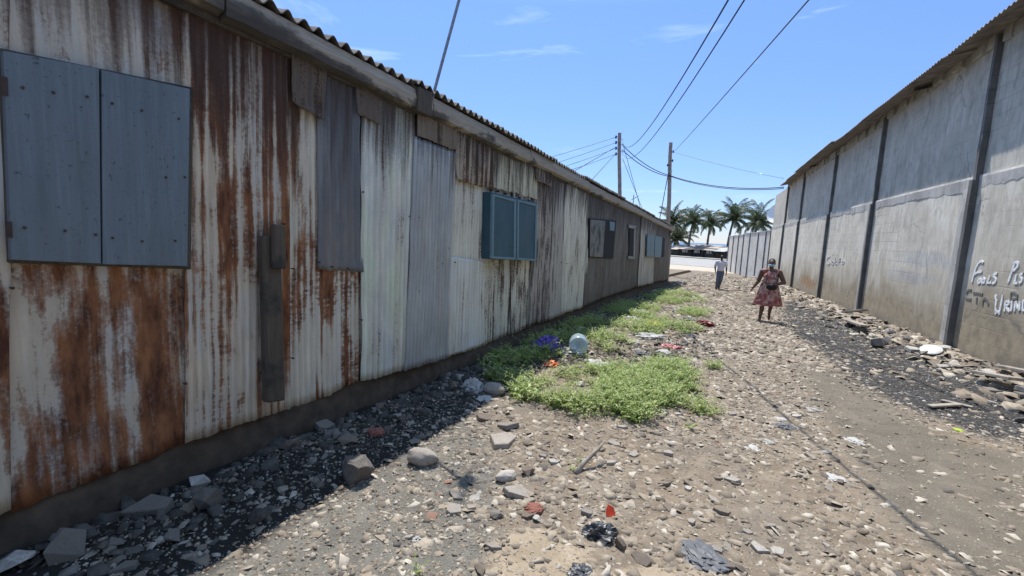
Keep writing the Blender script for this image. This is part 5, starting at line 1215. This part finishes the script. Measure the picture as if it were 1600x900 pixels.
crumple('plastic_bag', 1028, 524, .22, .25, plastic('sky_film', (.12,.42,.68)), 'blue plastic scrap at the corner of the white wrapper', 'plastic scrap', 17, .6)
crumple('plastic_bag', 1100, 508, .34, .4, plastic('red_film', (.28,.05,.05)), 'dark red cloth scrap at the right edge of the weeds', 'cloth scrap', 18, .7)
crumple('plastic_bag', 862, 571, .17, .5, plastic('orange_film', (.75,.20,.06)), 'orange plastic scrap on the weeds below the purple bag', 'plastic scrap', 19, .7)
crumple('plastic_bag', 1048, 545, .24, .4, plastic('red_white', (.55,.18,.16)), 'small red and white wrapper right of the weeds', 'wrapper', 20, .7)
crumple('plastic_bag', 885, 552, .24, .5, plastic('dirty_cream', (.42,.40,.31)), 'dirty cream cloth scrap just left of the water bottle', 'cloth scrap', 21, .7)
for i, (x, y, s_) in enumerate(((1000,490,.34),(985,500,.28),(975,478,.25),(1060,487,.28),(1075,500,.25),(1080,527,.2),(1038,552,.18),(992,537,.2),(965,590,.12),(905,600,.1),(1003,553,.18))):
    crumple('plastic_bag', x, y, s_, .35, random.choice((PW_, PC_, PW_, PG_)), 'pale plastic film caught among the weeds', 'plastic film', 30+i, .8, 'pale plastic films caught in the weeds')
for i, (x, y, s_) in enumerate(((1305,748,.11),(1335,690,.13),(1175,700,.09),(1220,655,.09),(1270,640,.10),(655,838,.07),(1200,690,.08))):
    crumple('plastic_bag', x, y, s_, .16, random.choice((PW_, PC_)), 'dusty white plastic shred trodden into the sunlit dirt', 'plastic shred', 50+i, .8, 'white shreds trodden into the alley dirt')
crumple('plastic_bag', 1225, 668, .15, .25, PG_, 'dark grey netting scrap on the dirt above the cable shadow', 'plastic scrap', 61, .9)
crumple('plastic_bag', 1497, 672, .075, .18, plastic('lime_film', (.55,.72,.06)), 'lime green plastic scrap on the bare path at the right', 'plastic scrap', 62, .5)
crumple('brick_scrap', 834, 798, .10, .5, simple('brick_red', (.22,.085,.06), .9), 'red brick scrap above a small pale stone', 'brick scrap', 63, .3)
crumple('brick_scrap', 587, 678, .12, .6, simple('brick_red2', (.26,.10,.075), .9), 'reddish brick lump in the shade beside the shed rubble', 'brick scrap', 64, .3)
# red wrapper piece standing up
q = hit(953, 808); b = MB(); b.add([(-.035,0,.0),(.035,.01,.0),(.045,.02,.05),(.02,.015,.10),(-.03,.01,.11),(-.045,0,.06),(-.035,-.006,.0),(.035,.004,.0),(.045,.014,.05),(.02,.009,.10),(-.03,.004,.11),(-.045,-.006,.06)], [(0,1,2,3,4,5),(11,10,9,8,7,6)]+[(i, i+6, (i+1) % 6+6, (i+1) % 6) for i in range(6)])
o = b.build('wrapper', plastic('bright_red_film', (.62,.07,.03))); o.location = q; o.scale = (.7, .7, .62); o.rotation_euler = (-.7, .2, .3); tag(o, 'bright red wrapper scrap standing beside the black plastic bag', 'wrapper')
# big clear water bottle lying with its round base to the alley
q = hit(906, 556); t = NT('clear_bottle'); M_bot = t.bsdf((.62,.76,.82), .22, Transmission_Weight=.55, Alpha=1.0)
bt = thing('water_bottle', 'big clear plastic water bottle lying with its round base towards the camera', 'bottle', q+Vector((0,0,.17)))
R3 = Vector((-.30,.95,-.04)).to_track_quat('Z', 'Y').to_matrix()
b = MB(); b.lathe([(.035,.02),(.06,.012),(.075,.02),(.10,.0),(.128,.012),(.138,.04),(.134,.08),(.139,.10),(.134,.125),(.139,.15),(.133,.19),(.139,.22),(.134,.26),(.136,.32),(.11,.37),(.06,.41),(.03,.43),(.028,.47)], (0,-.10,.0), 36, R3); b.build('bottle_body', M_bot, bt, True)
b = MB(); b.lathe([(.034,.0),(.034,.03)], R3 @ Vector((0,0,.47))+Vector((0,-.10,0)), 16, R3); b.build('cap', simple('blue_cap', (.05,.2,.45), .4), bt)
b = MB(); b.lathe([(.001,.0),(.045,.004),(.045,.008),(.001,.009)], R3 @ Vector((0,0,.024))+Vector((0,-.10,0)), 20, R3); b.build('base_disc', plastic('base_blue', (.22,.46,.56)), bt)
# white lid by the wall, planks, driftwood, leaning board
q = Vector(on_ground(1455, 548, .2)); q.z = gzf(q.x, q.y)+.06; b = MB(); b.lathe([(.02,0),(.11,.0),(.15,.015),(.158,.027),(.15,.034),(.105,.045),(.02,.05)], (0,0,0), 26); o = b.build('round_tray', simple('white_lid', (.60,.60,.57), .5, .2), smooth=True); o.location = q; o.rotation_euler = (.35,-.25,0); tag(o, 'round white plastic lid in the rubble near the dark pilaster', 'lid')
def plank(x0, y0, x1, y1, w, th, lab, lift=.04, mat=None):
    a = hit(x0, y0); c = hit(x1, y1); d = (c-a); sd = Vector((-d.y, d.x, 0)).normalized()*w/2; up = Vector((0,0,lift))
    b = MB(); b.slab([a-sd+up, c-sd+up*1.4, c+sd+up*1.4, a+sd+up], (0,0,th)); o = b.build('plank', mat or M_plank, bevel=.006); return tag(o, lab, 'plank')
plank(1318,494,1350,498,.16,.05,'upper pale plank in the rubble at the foot of the wall', .16)
plank(1320,503,1352,509,.18,.05,'lower pale plank in the rubble at the foot of the wall', .10)
plank(1452,638,1500,636,.07,.025,'thin pale stick lying on the cinders', .015)
plank(1470,628,1520,640,.06,.025,'second thin stick crossing bare path and cinders', .01)
plank(1530,585,1590,604,.20,.04,'tan board in the slab heap at the right edge', .12)
plank(1560,580,1612,594,.14,.04,'grey board behind the tan board in the slab heap', .07)
a = hit(900, 740); b = MB(); b.tube([a, a+Vector((.03,.10,.05)), a+Vector((.10,.24,.12)), a+Vector((.12,.32,.15))], [.022,.018,.013,.006], 7); b.tube([a+Vector((.03,.10,.05)), a+Vector((-.05,.14,.05))], [.012,.005], 6)
tag(b.build('driftwood', M_plank, smooth=True), 'bleached stub of driftwood sticking up below the weeds', 'driftwood')
a = Vector(on_Y(1056, 415, 29)); g = gzf(a.x, a.y); b = MB(); b.slab([(a.x-.5, 29.0, g+.30), (a.x+.75, 29.1, g+.70), (a.x+.85, 29.7, g+.60), (a.x-.4, 29.6, g+.2)], (0,0,.06)); tag(b.build('board', simple('brown_board', (.23,.2,.17), .9), bevel=.008), 'broken board tipped up on the rubble at the far shed corner', 'board')

# ------------------------------------------------------------------ light, sky, camera
w = bpy.data.worlds.new('World'); scene.world = w; w.use_nodes = True; nt = w.node_tree; nt.nodes.clear()
out = nt.nodes.new('ShaderNodeOutputWorld'); bg = nt.nodes.new('ShaderNodeBackground'); sky = nt.nodes.new('ShaderNodeTexSky')
sky.sky_type = 'NISHITA'; sky.sun_disc = False; sky.sun_elevation = math.asin(SUN.z); sky.sun_rotation = math.atan2(SUN.x, SUN.y)
sky.air_density = 1.0; sky.dust_density = 0.0; sky.ozone_density = 3.5; sky.altitude = 0
tc = nt.nodes.new('ShaderNodeTexCoord'); mp = nt.nodes.new('ShaderNodeMapping'); mp.inputs['Scale'].default_value = (1.2, 1.2, 7)
nz = nt.nodes.new('ShaderNodeTexNoise'); nz.inputs['Scale'].default_value = 2.2; nz.inputs['Detail'].default_value = 7; nz.inputs['Roughness'].default_value = .55; nz.inputs['Distortion'].default_value = .6
rp = nt.nodes.new('ShaderNodeValToRGB'); rp.color_ramp.elements[0].position = .56; rp.color_ramp.elements[0].color = (0,0,0,1); rp.color_ramp.elements[1].position = .85; rp.color_ramp.elements[1].color = (.35,.35,.35,1)
mixn = nt.nodes.new('ShaderNodeMix'); mixn.data_type = 'RGBA'; mixn.inputs[7].default_value = (6.5,7.2,8.2,1)
nt.links.new(tc.outputs['Generated'], mp.inputs[0]); nt.links.new(mp.outputs[0], nz.inputs['Vector']); nt.links.new(nz.outputs['Fac'], rp.inputs[0]); nt.links.new(rp.outputs[0], mixn.inputs[0]); tint = nt.nodes.new('ShaderNodeMix'); tint.data_type = 'RGBA'; tint.blend_type = 'MULTIPLY'; tint.inputs[0].default_value = 1; tint.inputs[7].default_value = (.90,.965,1.08,1); nt.links.new(sky.outputs[0], tint.inputs[6]); sx = nt.nodes.new('ShaderNodeSeparateXYZ'); nt.links.new(tc.outputs['Generated'], sx.inputs[0]); r2 = nt.nodes.new('ShaderNodeValToRGB'); r2.color_ramp.elements[0].position = 0; r2.color_ramp.elements[0].color = (.295,.325,.45,1); r2.color_ramp.elements[1].position = .42; r2.color_ramp.elements[1].color = (.455,.50,.61,1); e3 = r2.color_ramp.elements.new(.70); e3.color = (1.42,1.28,1.08,1); nt.links.new(sx.outputs[2], r2.inputs[0]); nt.links.new(r2.outputs[0], tint.inputs[7]); nt.links.new(tint.outputs[2], mixn.inputs[6])  # sky dimmed low and boosted overhead, added fill for the shaded shed
nt.links.new(mixn.outputs[2], bg.inputs[0]); bg.inputs[1].default_value = .15; nt.links.new(bg.outputs[0], out.inputs[0])
sl = bpy.data.lights.new('sun', 'SUN'); sl.energy = 2.85; sl.angle = math.radians(.5); sl.color = (1, .95, .87)
so = bpy.data.objects.new('sun', sl); COL.objects.link(so); so.rotation_euler = SUN.to_track_quat('Z', 'Y').to_euler()
cd = bpy.data.cameras.new('camera'); cd.sensor_fit = 'HORIZONTAL'; cd.sensor_width = 36; cd.lens = 36*F/1600; cd.clip_start = .05; cd.clip_end = 30000
co = bpy.data.objects.new('camera', cd); COL.objects.link(co)
mw = Matrix(((M[0,0], -M[0,1], -M[0,2], 0), (M[1,0], -M[1,1], -M[1,2], 0), (M[2,0], -M[2,1], -M[2,2], H), (0,0,0,1)))
co.matrix_world = mw; scene.camera = co
vs = scene.view_settings; vs.view_transform = 'Standard'; vs.look = 'None'; vs.exposure = 1.12; vs.gamma = 1; vs.use_curve_mapping = False
